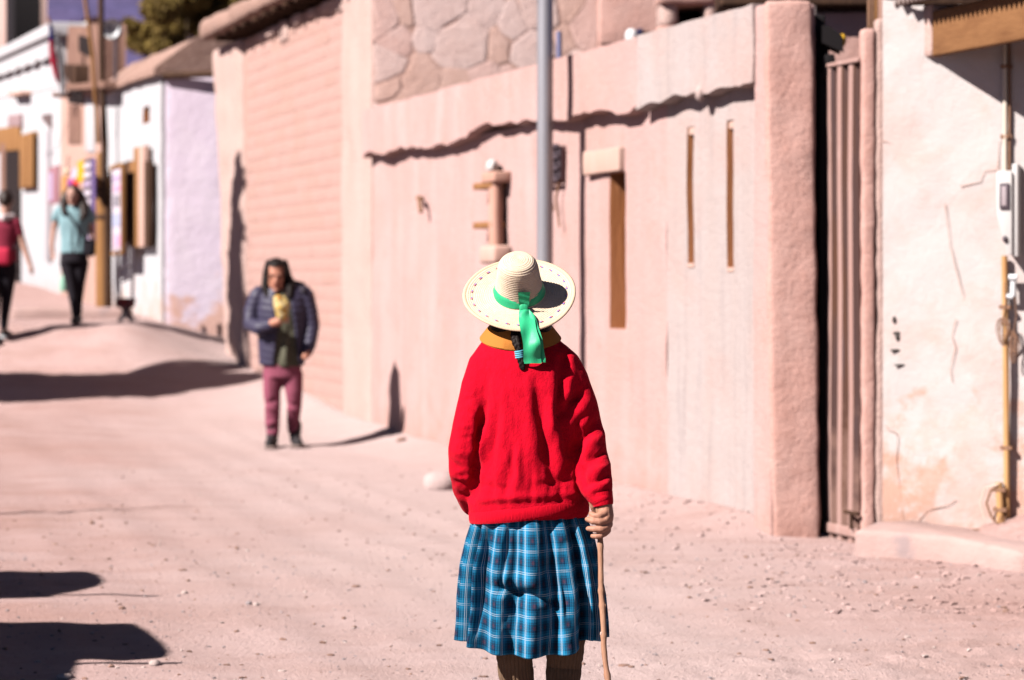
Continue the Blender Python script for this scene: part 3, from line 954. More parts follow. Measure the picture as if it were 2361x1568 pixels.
# mud bricks, one by one
org = np.array(list(tb['_o']))
ang = math.atan2(W1.e[1], W1.e[0])
bl, bh = .50, .141
ub0, ub1 = uP0 + .012, uP1 + .06
bmeshes = []
for k, m in enumerate(M_brick):
    VF = rbox(WORLD, -.5, .5, -.5, .5, -.5, .5, .02, .5, 0)
    o = add('brick', VF, m, None, origin=(0, 0, 0))
    bmeshes.append(o.data)
    bpy.data.objects.remove(o)
nb = 0
row = 0
z = .02
while z < 4.12:
    hgt = bh * rnd.uniform(.94, 1.06)
    u = ub0 - (bl * .5 if row % 2 else 0)
    while u < ub1:
        l = bl * rnd.uniform(.88, 1.12)
        a, b = max(u, ub0), min(u + l, ub1)
        if b - a > .08 and not (z > 3.85 and rnd.random() < .12):
            w_ = -.058 + rnd.uniform(-.003, .003)
            c = W1.P((a + b) / 2, z + hgt / 2, w_ - .05)
            o = bpy.data.objects.new('brick', rnd.choice(bmeshes))
            COL.objects.link(o)
            o.parent = tb
            o.location = [c[i] - org[i] for i in range(3)]
            o.rotation_euler = (rnd.uniform(-.006, .006), 0, ang)
            o.scale = (b - a - .003, .10, hgt - .002)
            nb += 1
        u += l
    z += hgt
    row += 1
# roof: mud over poles
VF = rbox(W1, uT0 - .15, 16.25, 4.36, 4.58, -3.0, .26, .07, .12, .05, 3.5, 7)
add('roof', VF, M_mudroof, tb, auto=60)
for k in range(13):
    u = uT0 + .25 + k * .52
    add('roof_pole', tube([W1.P(u, 4.33, -.3), W1.P(u, 4.325, .0), W1.P(u + .01, 4.32, .17 + .05 * rnd.random())], [.04, .04, .036], 9), M_darkwood, tb)
for k in range(7):
    u = uP0 + .3 + k * .6 + rnd.uniform(-.08, .08)
    ln = rnd.uniform(.16, .3)
    add('broken_plaster', rbox(W1, u - ln, u + ln, 4.10 + rnd.uniform(-.06, .07), 4.27, -.09, -.045 + rnd.uniform(0, .03), .03, .06, .03, 8, 40 + k), M_pil, tb)

# flank of the same building: flagstones bedded in mud
FL = Frame((-1.29, 22.40), (1, 0))
FLW = 2.09
add('flank_wall', rbox(FL, .02, FLW, 0, 4.3, -2.5, -.009, .02, .3, .002, 5, 5), M_mortar, tb, auto=60)
def clip(poly, p, q, wt=0.0):
    """keep the side of the bisector of p, q that holds p"""
    mx, my = (p[0] + q[0]) / 2 + wt * (q[0] - p[0]), (p[1] + q[1]) / 2 + wt * (q[1] - p[1])
    nx, ny = q[0] - p[0], q[1] - p[1]
    out = []
    for i in range(len(poly)):
        a, b = poly[i], poly[(i + 1) % len(poly)]
        da = (a[0] - mx) * nx + (a[1] - my) * ny
        db = (b[0] - mx) * nx + (b[1] - my) * ny
        if da <= 0: out.append(a)
        if da * db < 0:
            t = da / (da - db)
            out.append((a[0] + (b[0] - a[0]) * t, a[1] + (b[1] - a[1]) * t))
    return out
r2 = random.Random(21)
seeds = []
# the big pale slab and its neighbours as they lie, then others round them
for px, py in ((1062, 105), (1150, 110), (985, 90), (985, 190), (905, 95), (900, 200), (1190, 60), (1110, 25), (1010, 15), (930, 20), (1180, 175), (1235, 120), (1250, 30), (1050, 205), (1110, 195), (1300, 90), (1340, 150), (1310, 20), (1365, 60), (880, 150), (1280, 165), (1215, 200), (950, 250), (870, 40), (1355, 215)):
    seeds.append(FL.at(px, py))
for k in range(9):
    seeds.append((r2.uniform(0, FLW), r2.uniform(4.45, 5.1)))
    seeds.append((r2.uniform(0, FLW), r2.uniform(2.2, 2.9)))
wts_ = [.16 if i == 0 else r2.choice((-.12, -.06, 0, .06, .12)) for i in range(len(seeds))]
for i, s in enumerate(seeds):
    poly = [(0.02, 2.35), (FLW, 2.35), (FLW, 4.34), (0.02, 4.34)]
    for j, q in enumerate(seeds):
        if j != i and len(poly) > 2: poly = clip(poly, s, q, wts_[i] - wts_[j])
    if len(poly) < 3: continue
    c = np.mean(poly, 0)
    P_ = []
    for k in range(len(poly)):
        a, b = np.array(poly[k]), np.array(poly[(k + 1) % len(poly)])
        m_ = max(1, int(np.linalg.norm(b - a) / .10))
        for t in range(m_): P_.append(a + (b - a) * t / m_)
    P_ = np.array(P_)
    jit = np.stack([fbm(np.c_[P_ * 7, np.full(len(P_), i)], 2, 3), fbm(np.c_[P_ * 7, np.full(len(P_), i + 50)], 2, 4)], 1) * .032
    d = P_ - c
    L_ = np.linalg.norm(d, axis=1, keepdims=True)
    if L_.max() < .08: continue
    d /= L_ + 1e-9
    dep_ = -.006 + .006 * r2.random()
    rings = [(.0015, -.03), (.0015, dep_ - .002), (.006, dep_), (.03, dep_ + .001)]
    V, Fc = [], []
    for ins, ww in rings:
        Q = c + d * np.maximum(L_ - ins, L_ * .3) + jit * (1 if ins < .05 else .5)
        for q in Q: V.append(FL.P(q[0], q[1], ww))
    n = len(P_)
    for a_ in range(3):
        for k in range(n):
            a, b = a_ * n + k, a_ * n + (k + 1) % n
            Fc.append((a, b, b + n, a + n))
    Fc.append(tuple(range(3 * n, 4 * n)))
    big = i in (0, 2, 7, 8, 6, 1)
    add('flagstone', (V, Fc), M_stone[0] if i in (0,) else M_stone[3] if i in (7, 8, 6) else M_stone[r2.choice([1, 2, 2, 0, 1, 3])], tb, auto=35)

# ------------------------------------------------------------------ low buildings behind the street wall
YB = 22.05
bb = thing('back_house', 'pink plastered house behind the street wall right of the flagstone flank', 'house', (1.3, YB, 0))
fB = Frame((0, YB), (1, 0))
x0, z0 = fB.at(1380, 104); x1, z1 = fB.at(1560, -40)
add('wall', rbox(WORLD, x0, x1 + .3, 0, 4.7, -YB - 2, -YB - .07, .02, .3, .01, 5, 2), M_rough, bb, auto=60)
add('upper_band', rbox(WORLD, x0, x1 + .3, z0, 4.7, -YB - .05, -YB + .05, .03, .15, .012, 6, 6), M_rough, bb, auto=60)
x0, _ = fB.at(1515, 0, 1.5)
zz = [CH - (y - HY) / F * (YB - 1.5) for y in (230, 58, 46, 12, -30)]
X = lambda px: (px - CX) / F * (YB - 1.5)
w1_ = -(YB - 1.5)
oven = thing('mud_chimney', 'rounded mud chimney block with a dark mouth behind the grey parapet', 'chimney', (X(1580), YB - 1.3, 0))
add('base', rbox(WORLD, X(1514), X(1660), 0, zz[1], w1_ - .6, w1_, .05, .1, .014, 7, 8), M_rough, oven, auto=60)
add('pier', rbox(WORLD, X(1522), X(1566), zz[1] - .02, zz[4], w1_ - .6, w1_ - .02, .07, .08, .014, 7, 9), M_pil, oven, auto=60)
add('pier', rbox(WORLD, X(1626), X(1652), zz[1] - .02, zz[4], w1_ - .6, w1_ - .02, .04, .08, .012, 7, 10), M_pil, oven, auto=60)
add('hood', rbox(WORLD, X(1518), X(1656), zz[3], zz[4] + .12, w1_ - .6, w1_ + .03, .06, .08, .014, 7, 11), M_rough, oven, auto=60)
add('flue', bx(WORLD, X(1566) - .02, X(1626) + .02, zz[1] - .02, zz[3] + .02, w1_ - .62, w1_ - .5), M_void, oven)
# lump of adobe and white cloth on the wall top
p = pt(1411, 165, 21.4)
lb = tag(add('mud_lump', rbox(WORLD, p[0] - .13, p[0] + .12, 2.3, p[2] + .2, -21.6, -21.3, .11, .06, .012, 8, 3), M_rough), 'rounded adobe lump rising behind the pink parapet', 'adobe block')
p = pt(1470, 85, 21.0)
cl = thing('cloth_bundle', 'white cloth bundle with dark blue strips lying behind the parapet', 'bundle', (p[0], p[1], p[2] - .14))
add('cloth', rbox(WORLD, p[0] - .10, p[0] + .0, p[2] - .14, p[2] + .06, -21.1, -20.9, .05, .03, .03, 9, 2), M_paint_white, cl)
add('strip', rbox(WORLD, p[0] - .01, p[0] + .05, p[2] - .08, p[2] + .065, -21.08, -20.9, .02, .03, .015, 9, 3), mat('navy_cloth', (.03, .03, .08), .9), cl)
add('strip', rbox(WORLD, p[0] + .05, p[0] + .11, p[2] - .06, p[2] + .05, -21.08, -20.9, .02, .03, .015, 9, 4), M_darkwood, cl)
p0 = pt(1289, 150, 19.5); p1 = pt(1289, 66, 19.5)
o = tag(add('pipe_stub', tube([(p0[0], 17.62, 2.9), (p0[0] * .905, 17.62, 3.02), (p0[0] * .905, 17.62, 3.27)], .021, 10), M_bluepipe), 'blue grey pipe stub standing on the parapet beside the lamp pole', 'pipe')

yd = thing('yard_house', 'pink yard house with a dark roof edge behind the rusty gate', 'house', (2.4, 17.6, 0))
add('wall', rbox(WORLD, 1.9, 4.2, -.1, 3.40, -20.5, -17.5, .02, .12, .012, 5, 2), M_rough, yd, auto=60)
add('roof_edge', rbox(WORLD, 1.5, 4.4, 3.43, 3.62, -17.9, -17.35, .02, .3, .004), M_darkwood, yd)

# ================================================================== far white houses
def zpx(fr, x, y, w_=0): return fr.at(x, y, w_)
def bp(fr, x0, y0, x1, y1, w0, w1):
    ua, _ = fr.at(x0, y0, w1); ub, _ = fr.at(x1, y0, w1)
    xm = (x0 + x1) / 2
    return min(ua, ub), max(ua, ub), fr.at(xm, y1, w1)[1], fr.at(xm, y0, w1)[1], w0, w1
def slope_box(fr, x0, t0, b0, x1, t1, b1, w0, w1):
    V = []
    for ww in (w0, w1):
        for (x, y) in ((x0, b0), (x1, b1), (x1, t1), (x0, t0)):
            u, z = fr.at(x, y, w1)
            V.append(fr.P(u, z, ww))
    Fc = [(0, 1, 2, 3), (4, 5, 6, 7)] + [(i, (i + 1) % 4, 4 + (i + 1) % 4, 4 + i) for i in range(4)]
    return V, Fc

h1 = thing('corner_house', 'whitewashed corner house with a lavender end wall and brown mud roof', 'house', H1.P(2.4, .8))
so = bp(H1, 331, 245, 346, 284, 0, 0)
uu_ = cuts(.02, 4.95, .2, [so[0], so[1]]); zz_ = cuts(.2, 4.10, .2, [so[2], so[3]])
VF = relief(H1, uu_, zz_, dep([so[:4]], .16), .012, back=-.3, seed=5, topf=lambda U: .1 * U / 5 + .03 * np.sin(U * 7))
add('facade', VF, [M_farwhite, M_jamb], h1, mi=VF[2], auto=60, recalc=False)
add('window_shutter', bx(H1, so[0] + .02, so[1] - .02, so[2] + .02, so[3] - .02, -.155, -.12), M_darkwood, h1)
add('end_wall', rbox(WORLD, -4.30, -1.7, .1, 4.03, -30.3, -29.985, .02, .12, .012, 4, 6), M_lavender, h1, auto=60)
V = []
for u in np.linspace(-.05, 5.05, 16):
    for (ww, z) in ((.10, 4.10), (.10, 4.02), (-2.8, 4.02), (-2.8, 4.62), (-.45, 4.50)):
        V.append(H1.P(u, z + .1 * u / 5, ww))
V = np.array(V)
V[:, 2] += .03 * fbm(V * 2.5, 3, 4)
Fc = []
for i in range(15):
    for j in range(5):
        a, b = i * 5 + j, i * 5 + (j + 1) % 5
        Fc.append((a, b, b + 5, a + 5))
Fc += [(0, 1, 2, 3, 4), (79, 78, 77, 76, 75)]
add('roof', (V.tolist(), Fc), M_mudroof, h1, auto=30)
add('ridge_pole', tube([H1.P(.3, 4.35, -1.4), (-2.2, 29.9, 4.2)], .03, 8), M_darkwood, h1)
for k in range(6):
    u = .3 + k * .85
    add('ridge_stone', ball(H1.P(u * .5, 4.56 + .05 * u / 5, -2.7), (.13 + .05 * rnd.random(), .12, .09), 9, 6), M_mudroof, h1)
# beam standing off the end wall; its shadow falls slantwise across it
bA, bB = (-4.33, 29.95, 4.0), (-1.9, 29.62, 4.06)
add('eave_beam', tube([bA, bB], .045, 8), M_darkwood, h1)

h2 = thing('brown_house', 'brown adobe house with a dark loft opening between the white houses', 'house', H1.P(7, 1.2))
add('upper_wall', slope_box(H1, 226, 62, 300, 128, 58, 300, -.5, -.1), M_brown, h2, bevel=.05)
add('loft_opening', slope_box(H1, 208, 88, 132, 181, 80, 118, -.3, -.09), M_void, h2)
add('front_wall', slope_box(H1, 240, 212, 720, 139, 196, 690, -.6, .0), M_tall, h2, bevel=.03)
add('white_pier', slope_box(H1, 216, 232, 352, 196, 224, 350, -.3, .03), M_farwhite, h2, bevel=.02)
add('door', slope_box(H1, 186, 246, 332, 157, 240, 332, -.3, .02), M_brown, h2, bevel=.01)
add('door_head', slope_box(H1, 190, 208, 240, 156, 204, 236, -.3, .022), M_void, h2)
add('low_roof', slope_box(H1, 238, 186, 204, 150, 196, 208, -.7, .28), M_brown, h2, bevel=.02)
add('lean_roof', slope_box(H1, 172, 150, 206, 148, 148, 176, -.5, .12), M_darkwood, h2, bevel=.02)

h3 = thing('white_house', 'long whitewashed house farthest up the street with a black doorway', 'house', H1.P(13, 1.6))
add('wall', slope_box(H1, 139, 78, 700, -60, 136, 700, -.32, 0), M_farwhite, h3, bevel=.03)
add('cornice', slope_box(H1, 116, 50, 80, -60, 142, 160, -.4, .18), M_farwhite, h3, bevel=.03)
def wavy_band(fr, x0, y0, x1, y1, th, w0, w1, m, name, par):
    n = 40
    V = []
    for i in range(n):
        t = i / (n - 1)
        x = x0 + (x1 - x0) * t; y = y0 + (y1 - y0) * t
        u, z = fr.at(x, y, w1)
        q = .05 * math.sin(i * 1.3) * rnd.random()
        for (ww, zz) in ((w0, z + th), (w1, z + th * .9), (w1, z + q), (w0, z + q)): V.append(fr.P(u, zz, ww))
    Fc = []
    for i in range(n - 1):
        for j in range(4):
            a, b = i * 4 + j, i * 4 + (j + 1) % 4
            Fc.append((a, b, b + 4, a + 4))
    Fc += [(0, 1, 2, 3), (4 * n - 4, 4 * n - 3, 4 * n - 2, 4 * n - 1)]
    add(name, (V, Fc), m, par, auto=30)
wavy_band(H1, 112, 133, -60, 196, .36, -.2, .10, M_farwhite, 'parapet_band', h3)
add('door_lintel', slope_box(H1, 46, 262, 292, 18, 266, 292, -.2, .06), mat('mauve_lintel', (.36, .24, .25), .9), h3, bevel=.01)
add('door_frame', slope_box(H1, 44, 290, 346, -20, 298, 350, -.2, .05), M_ochrewood, h3, bevel=.01)
add('doorway', slope_box(H1, 45, 346, 664, 10, 346, 668, -.3, .03), M_void, h3)
add('door_post', slope_box(H1, 10, 330, 668, 0, 332, 668, -.2, .06), M_brown, h3, bevel=.01)
add('shutter', slope_box(H1, 76, 303, 432, 45, 312, 436, .0, .09), M_ochrewood, h3, bevel=.01)
for k in range(2):
    add('shutter_board', slope_box(H1, 74 - k * 14, 306 + 4 * k, 430, 63 - k * 14, 310 + 4 * k, 432, .091, .11), M_ochrewood, h3, bevel=.006)
add('niche', slope_box(H1, 118, 262, 300, 97, 264, 276, -.2, .02), mat('niche_dark', (.16, .11, .11), .95), h3)  # dark wedge on the wall face, set for a small recess
add('drip_stain', slope_box(H1, 110, 300, 600, 103, 300, 600, 0, .07), mat('grey_stain', (.48, .44, .47), .9), h3, bevel=.02)  # grey drip stain below the niche, built as a raised strip
lm = thing('wall_lamp', 'small brown wall lamp under the eave of the white house', 'lamp', H1.P(*H1.at(28, 214), 0))
add('shade', slope_box(H1, 46, 210, 219, 16, 211, 220, .01, .2), M_paleboard, lm, bevel=.02)
add('arm', slope_box(H1, 36, 219, 226, 30, 219, 226, .01, .06), M_wood, lm)
ch = thing('roof_chimney', 'pale chimney on the white house roof, its shaded side built as a black block', 'chimney_stack', H1.P(*H1.at(5, 110, -.8), -.8))
add('body', slope_box(H1, 12, -60, 112, -60, -60, 130, -1.6, -.7), M_pil, ch, bevel=.03)
add('shade_side', slope_box(H1, 33, -60, 112, 14, -60, 116, -1.2, -.65), M_black, ch, bevel=.02)  # black block painted in for the chimney's shaded side

# kerbs of the raised walk
for x0, x1, yt, yb, Y, lab in ((24, 292, 709, 733, 30.2, 'long low stone kerb behind the walking couple'), (-60, 122, 752, 763, 28.75, 'short broken stone kerb nearest the red shirt walker')):
    a = pt(x0, yb, Y); b = pt(x1, yt, Y)
    kb = add('kerb', rbox(WORLD, a[0], b[0], a[2] - .1, b[2], -Y - .5, -Y, .045, .08, .022, 3, int(x1)), M_concrete, auto=60)
    tag(kb, lab, 'kerb')

# ------------------------------------------------------------------ pole, boards and wares along the far wall
gx, gy, g0 = ground_hit(238, 716)
s_ = F / gy
P3 = lambda px, py, Y=gy: pt(px, py, Y)
po = thing('wooden_pole', 'tall dark wooden pole lashed to a thick ochre stub by the white wall', 'pole', (gx, gy, g0))
add('stub', tube([P3(240, 722), P3(239, 560), P3(238, 430), P3(233, 352)], [.115, .112, .105, .06], 12), M_ochrewood, po)
add('mast', tube([P3(239, 470, gy - .12), P3(241, 330, gy - .1), P3(235, 180, gy - .05), P3(232, -60, gy - .05)], [.05, .05, .045, .04], 10), M_darkwood, po)
for py in (438, 452, 500):
    add('band', lathe([(.122, -.03), (.128, 0), (.122, .03)], 14, P3(238.5, py)), M_darkwood, po)
add('prop', tube([P3(226, 330, gy - .15), P3(214, 128, gy - .3), P3(191, -40, gy - .4)], [.03, .028, .025], 8), M_ochrewood, po)
add('dark_strip', rbox(WORLD, P3(244, 0)[0], P3(254, 0)[0], P3(0, 716)[2], P3(0, 455)[2], -gy - .02, -gy + .135, .01, .3), M_darkwood, po)  # dark strip that makes the right half of the stub darker

def board(name, label, cat, x0, y0, x1, y1, w_, m, frame=None, th=.03, stripes=()):
    a = bp(H1, x0, y0, x1, y1, w_, w_ + th)
    o = thing(name, label, cat, H1.P((a[0] + a[1]) / 2, a[2], w_))
    add('panel', rbox(H1, *a, .006, .4), m, o)
    if frame is not None:
        fw = .07
        for q in ((a[0] - fw, a[0], a[2] - .04, a[3] + .04), (a[1], a[1] + fw, a[2] - .04, a[3] + .04), (a[0], a[1], a[3], a[3] + .05), (a[0], a[1], a[2] - .05, a[2])):
            add('frame', rbox(H1, *q, w_ - .01, w_ + th + .02, .006, .4), frame, o)
    for (f0, f1, g0_, g1_, mm) in stripes:
        add('print', bx(H1, a[0] + (a[1] - a[0]) * f0, a[0] + (a[1] - a[0]) * f1, a[2] + (a[3] - a[2]) * g0_, a[2] + (a[3] - a[2]) * g1_, w_ + th + .001, w_ + th + .006), mm, o)
    return o
M_lilac = mat('lilac_print', (.50, .38, .55), .7)
M_pinkp = mat('pink_print', (.66, .36, .52), .7)
M_greyp = mat('grey_print', (.28, .26, .30), .7)
M_paper = mat('poster_paper', (.66, .58, .66), .7)
M_bluep = mat('pale_blue_print', (.42, .44, .62), .7)
board('poster_board', 'lilac poster board in an ochre frame beside the wooden pole', 'sign', 258, 388, 281, 580, .25, M_paper, M_ochrewood,
      stripes=((.1, .9, .84, .92, M_lilac), (.1, .8, .72, .80, M_pinkp), (.2, .8, .54, .68, M_greyp), (.32, .68, .58, .64, M_paper), (.1, .9, .30, .46, M_bluep), (.1, .7, .06, .2, M_pinkp)))
sh = thing('window_shutters', 'pair of tall plank shutters open on the white corner house', 'shutters', H1.P(*H1.at(316, 570), 0))
for x0, x1, m, n_ in ((298, 307, M_wood, 'plank'), (308, 318, M_ochrewood, 'plank'), (319, 331, M_paleboard, 'plank'), (332, 340, M_darkwood, 'plank'), (287, 297, M_darkwood, 'plank')):
    t = {298: 372, 308: 340, 319: 337, 332: 372, 287: 372}[x0]
    a = bp(H1, x0, t, x1, 570 if x0 != 287 else 560, .04, .12)
    add(n_, rbox(H1, *a, .006, .4), m, sh)
mb_ = board('menu_board', 'black menu board with grey chalk rows and a violet edge', 'sign', 191, 366, 211, 566, .5, M_dkframe, None,
      stripes=tuple((.1, .85, .05 + .105 * k, .11 + .105 * k, M_paper if k % 3 else M_lilac) for k in range(9)))
a = bp(H1, 212, 366, 216, 566, .5, .53)
add('edge', rbox(H1, *a, .004, .4), M_purple, mb_)
board('poster_board', 'dull rose poster board at the shop door behind the woman in teal', 'sign', 112, 384, 134, 470, .3, mat('rose_print', (.36, .17, .20), .8), None, stripes=((.55, .9, .1, .85, M_lilac),))
for (x0, y0, x1, y1, c, lab) in ((175, 370, 191, 418, (.62, .36, .01), 'mustard yellow cloth hanging by the menu board'), (160, 388, 175, 412, (.75, .45, .55), 'pale pink cloth hanging at the shop door'),
                               (163, 410, 176, 432, (.72, .06, .05), 'bright red cloth hanging at the shop door'), (152, 412, 163, 436, (.30, .06, .30), 'purple cloth hanging at the shop door'), (137, 405, 152, 470, (.50, .24, .08), 'tan cloth hanging leftmost at the shop door')):
    u0, u1, z0, z1, _, _ = bp(H1, x0, y0, x1, y1, .5, .55)
    V, Fc = [], []
    nu, nz = 10, 8
    for i in range(nu):
        for j in range(nz):
            t = j / (nz - 1)
            V.append(H1.P(u0 + (u1 - u0) * i / (nu - 1), z0 + (z1 - z0) * t + .02 * math.sin(i * 1.1) * (1 - t), .52 + .035 * math.sin(i * 1.7) * (1 - .6 * t)))
    for i in range(nu - 1):
        for j in range(nz - 1):
            Fc.append((i * nz + j, (i + 1) * nz + j, (i + 1) * nz + j + 1, i * nz + j + 1))
    n = len(V)
    V2 = [(v[0] + .004, v[1] + .004, v[2]) for v in V]
    o = add('hanging_cloth', (V + V2, Fc + [tuple(i + n for i in f) for f in Fc]), mat('cloth', c, .9), recalc=False)
    tag(o, lab, 'cloth', 'cloths hanging at the shop door')
o = thing('globe_lamp', 'round warm coloured globe lamp over the shop door', 'lamp', P3(156, 400, 35))
add('globe', ball(P3(156, 396, 35), .05, 14, 9), mat('warm_glass', (.80, .60, .40), .3, spec=.5), o)
add('rod', tube([P3(156, 388, 35), P3(158, 360, 35)], .01, 6), M_darkwood, o)
# stall things by the wall
fx_, fy_, f0_ = ground_hit(289, 742)
tr = thing('folding_stool', 'small folding stool with a dark red seat beside the white wall', 'stool', (fx_, fy_, f0_))
p = [pt(x, y, fy_) for x, y in ((272, 690), (308, 688), (276, 742), (306, 742))]
for dy in (-.12, .12):
    add('leg', tube([(p[0][0], fy_ + dy, p[0][2]), (p[3][0], fy_ + dy, f0_)], .016, 7), M_dkframe, tr)
    add('leg', tube([(p[1][0], fy_ + dy, p[1][2]), (p[2][0], fy_ + dy, f0_)], .016, 7), M_dkframe, tr)
add('seat', rbox(WORLD, p[0][0], p[1][0], p[0][2] - .1, p[0][2] + .01, -fy_ - .13, -fy_ + .13, .03, .06, .012, 9, 3), mat('dark_red_cloth', (.25, .05, .05), .9), tr)
dr = thing('drying_rack', 'thin dark metal rack leaning on the white wall above the stool', 'rack', (fx_, fy_ + .1, f0_))
for (a, b) in (((270, 575), (278, 690)), ((308, 570), (305, 690)), ((270, 620), (308, 612)), ((281, 650), (300, 640))):
    add('rail', tube([pt(*a, fy_ + .15), pt(*b, fy_ + .15)], .018, 7), M_dkframe, dr)
bx_, by_, b0_ = ground_hit(147, 690)
bt = thing('bottle', 'pale green bottle standing at the shop door', 'bottle', pt(147, 672, 33.5))
pp_ = pt(147, 672, 33.5)
add('body', lathe([(0.0, 0), (.055, 0), (.06, .03), (.06, .16), (.03, .22), (.022, .29), (0.0, .29)], 12, pp_), mat('green_plastic', (.30, .55, .42), .35, spec=.5), bt)
add('cap', lathe([(0, .29), (.026, .29), (.026, .33), (0, .33)], 10, pp_), M_paint_white, bt)
# satellite dish
Yd = 33.5
c = np.array(pt(262, 68, Yd)); rd = 24.0 / F * Yd
ds = thing('satellite_dish', 'round white satellite dish on the mud roof', 'satellite dish', (c[0], c[1], c[2] - .7))
V, Fc = [], []
nr, ns = 7, 28
for i in range(nr):
    rr = rd * i / (nr - 1)
    for k in range(ns):
        a = 2 * math.pi * k / ns
        V.append((c[0] + rr * math.cos(a), c[1] - .1 * (rr / rd) ** 2 * 1.0, c[2] + rr * math.sin(a)))
for i in range(nr - 1):
    for k in range(ns):
        a, b = i * ns + k, i * ns + (k + 1) % ns
        Fc.append((a, b, b + ns, a + ns))
add('reflector', (V, Fc), M_paint_white, ds, recalc=False)
add('feed_arm', tube([(c[0], c[1] - .08, c[2] - rd), (c[0], c[1] - .35, c[2])], .012, 7), M_dkframe, ds)
add('feed', ball((c[0], c[1] - .35, c[2]), .03, 10, 7), M_dkframe, ds)
add('mast', tube([(c[0] + .02, c[1] + .05, c[2] - .75), (c[0] + .02, c[1] + .05, c[2])], .025, 8), M_dkframe, ds)
# flag
Yf = 37.0
fg = thing('flag', 'limp flag of blue, white and red hanging from a pole on the white house', 'flag', pt(122, 225, Yf))
add('pole', tube([pt(113, 40, Yf), pt(124, 120, Yf), pt(146, 226, Yf)], .02, 8), M_wood, fg)
def cloth_strip(name, pts_, m, seed):
    V, Fc = [], []
    n = len(pts_)
    for i, (xa, xb, y) in enumerate(pts_):
        for k in range(9):
            t = k / 8
            x = xa + (xb - xa) * t
            p_ = pt(x, y, Yf - .1 + .06 * math.sin(k * 1.6 + i * .5 + seed))
            V.append(p_)
    for i in range(n - 1):
        for k in range(8):
            Fc.append((i * 9 + k, i * 9 + k + 1, i * 9 + k + 10, i * 9 + k + 9))
    m_ = len(V)
    V2 = [(v[0], v[1] + .012, v[2]) for v in V]
    add(name, (V + V2, Fc + [tuple(i + m_ for i in f) for f in Fc]), m, fg, recalc=False)
cloth_strip('blue_canton', [(112, 120, 56), (113, 125, 75), (114, 127, 92)], mat('flag_blue', (.03, .03, .22), .8), 0)
cloth_strip('red_field', [(114, 122, 92), (115, 128, 115), (117, 134, 145), (124, 138, 175), (131, 137, 192)], mat('flag_red', (.55, .02, .06), .8), 1)
cloth_strip('white_field', [(126, 136, 72), (129, 142, 110), (133, 149, 150), (137, 151, 190), (136, 151, 216)], mat('flag_white', (.78, .74, .78), .8), 2)
add('bracket', rbox(WORLD, pt(122, 0, Yf)[0], pt(166, 0, Yf)[0], pt(0, 224, Yf)[2], pt(0, 214, Yf)[2], -Yf - .1, -Yf + .1, .02, .2), M_brown, fg)
# cables across the far street
for (a, b, lab) in ((pt(-60, 232, 40), pt(140, 200, 37), 'thin cable strung along the white house'),):
    o = add('cable', tube([a, tuple((np.array(a) + np.array(b)) / 2 - np.array([0, 0, .05])), b], .008, 6), M_darkwood)
    tag(o, lab, 'cable')

# ------------------------------------------------------------------ trees
def tree(name, label, trunk, clumps, leafc, n_leaf, size, seed, branches=True):
    r = np.random.RandomState(seed)
    o = thing(name, label, 'tree', trunk[0])
    add('trunk', tube(trunk, np.linspace(.22, .09, len(trunk)), 10), mat(name + '_bark', (.13, .085, .06), .95, bump=[(20, .02)]), o)
    top = np.array(trunk[-1])
    B = []
    for c_, rr in clumps:
        c_ = np.array(c_)
        mid = (top + c_) / 2 + r.uniform(-.2, .2, 3)
        B.append(tube([top, mid, c_], [.05, .025, .008], 6))
    add('limbs', join(*B), bpy.data.materials[name + '_bark'], o)
    V, Fc = [], []
    wts = np.array([rr ** 2 for _, rr in clumps]); wts /= wts.sum()
    ids = r.choice(len(clumps), n_leaf, p=wts)
    for i in ids:
        c_, rr = clumps[i]
        d = r.normal(size=3); d /= np.linalg.norm(d)
        p = np.array(c_) + d * rr * (r.uniform(.25, 1) ** .6) * np.array([1, 1, .8])
        a = r.normal(size=3); a /= np.linalg.norm(a)
        b = np.cross(a, r.normal(size=3)); b /= np.linalg.norm(b)
        s = size * r.uniform(.6, 1.3)
        n = len(V)
        V += [p - a * s, p + b * s * .45, p + a * s, p - b * s * .45]
        Fc.append((n, n + 1, n + 2, n + 3))
    add('crown', (V, Fc), leafc, o, smooth=False, recalc=False)
    return o
def leaf_mat(name, a, b):
    m = mat(name, a, .7, var=[(1.3, .35, .65, b, .9)], spec=.2)
    t = m.node_tree
    tr = t.nodes.new('ShaderNodeBsdfTranslucent'); tr.inputs['Color'].default_value = (*[min(1, c * .8) for c in a], 1)
    mx = t.nodes.new('ShaderNodeMixShader'); mx.inputs[0].default_value = .4
    t.links.new(t.nodes['Principled BSDF'].outputs[0], mx.inputs[1]); t.links.new(tr.outputs[0], mx.inputs[2])
    t.links.new(mx.outputs[0], t.nodes['Material Output'].inputs['Surface'])
    return m
M_olive = leaf_mat('olive_leaves', (.33, .235, .075), (.20, .13, .045))
M_pepper = leaf_mat('pepper_leaves', (.07, .085, .03), (.05, .055, .02))
r3 = random.Random(5)
def crown_px(Y, spots, dY=1.2):
    out = []
    for (x, y, rp) in spots:
        Yk = Y + r3.uniform(-dY, dY)
        out.append((pt(x, y, Yk), rp / F * Y))
    return out
tx = pt(430, 330, 58)
tree('broadleaf_tree', 'broad olive brown tree crown behind the mud roofs', [(tx[0], 58, 1.6), (tx[0] + .1, 58, 3.5), (tx[0] - .1, 58, 5.6)],
     crown_px(58, [(400, 60, 48), (345, 75, 36), (310, 95, 26), (455, 40, 55), (520, 55, 48), (560, 30, 52), (370, 20, 46), (430, -20, 60), (500, -25, 55), (575, -30, 50), (620, 30, 45), (480, 95, 36), (540, 95, 36), (400, 105, 30), (440, 112, 26), (500, 112, 26), (360, 108, 22), (330, 112, 18), (300, 60, 22), (610, 90, 30)]), M_olive, 13000, .12, 3)
tx = pt(180, 330, 66)
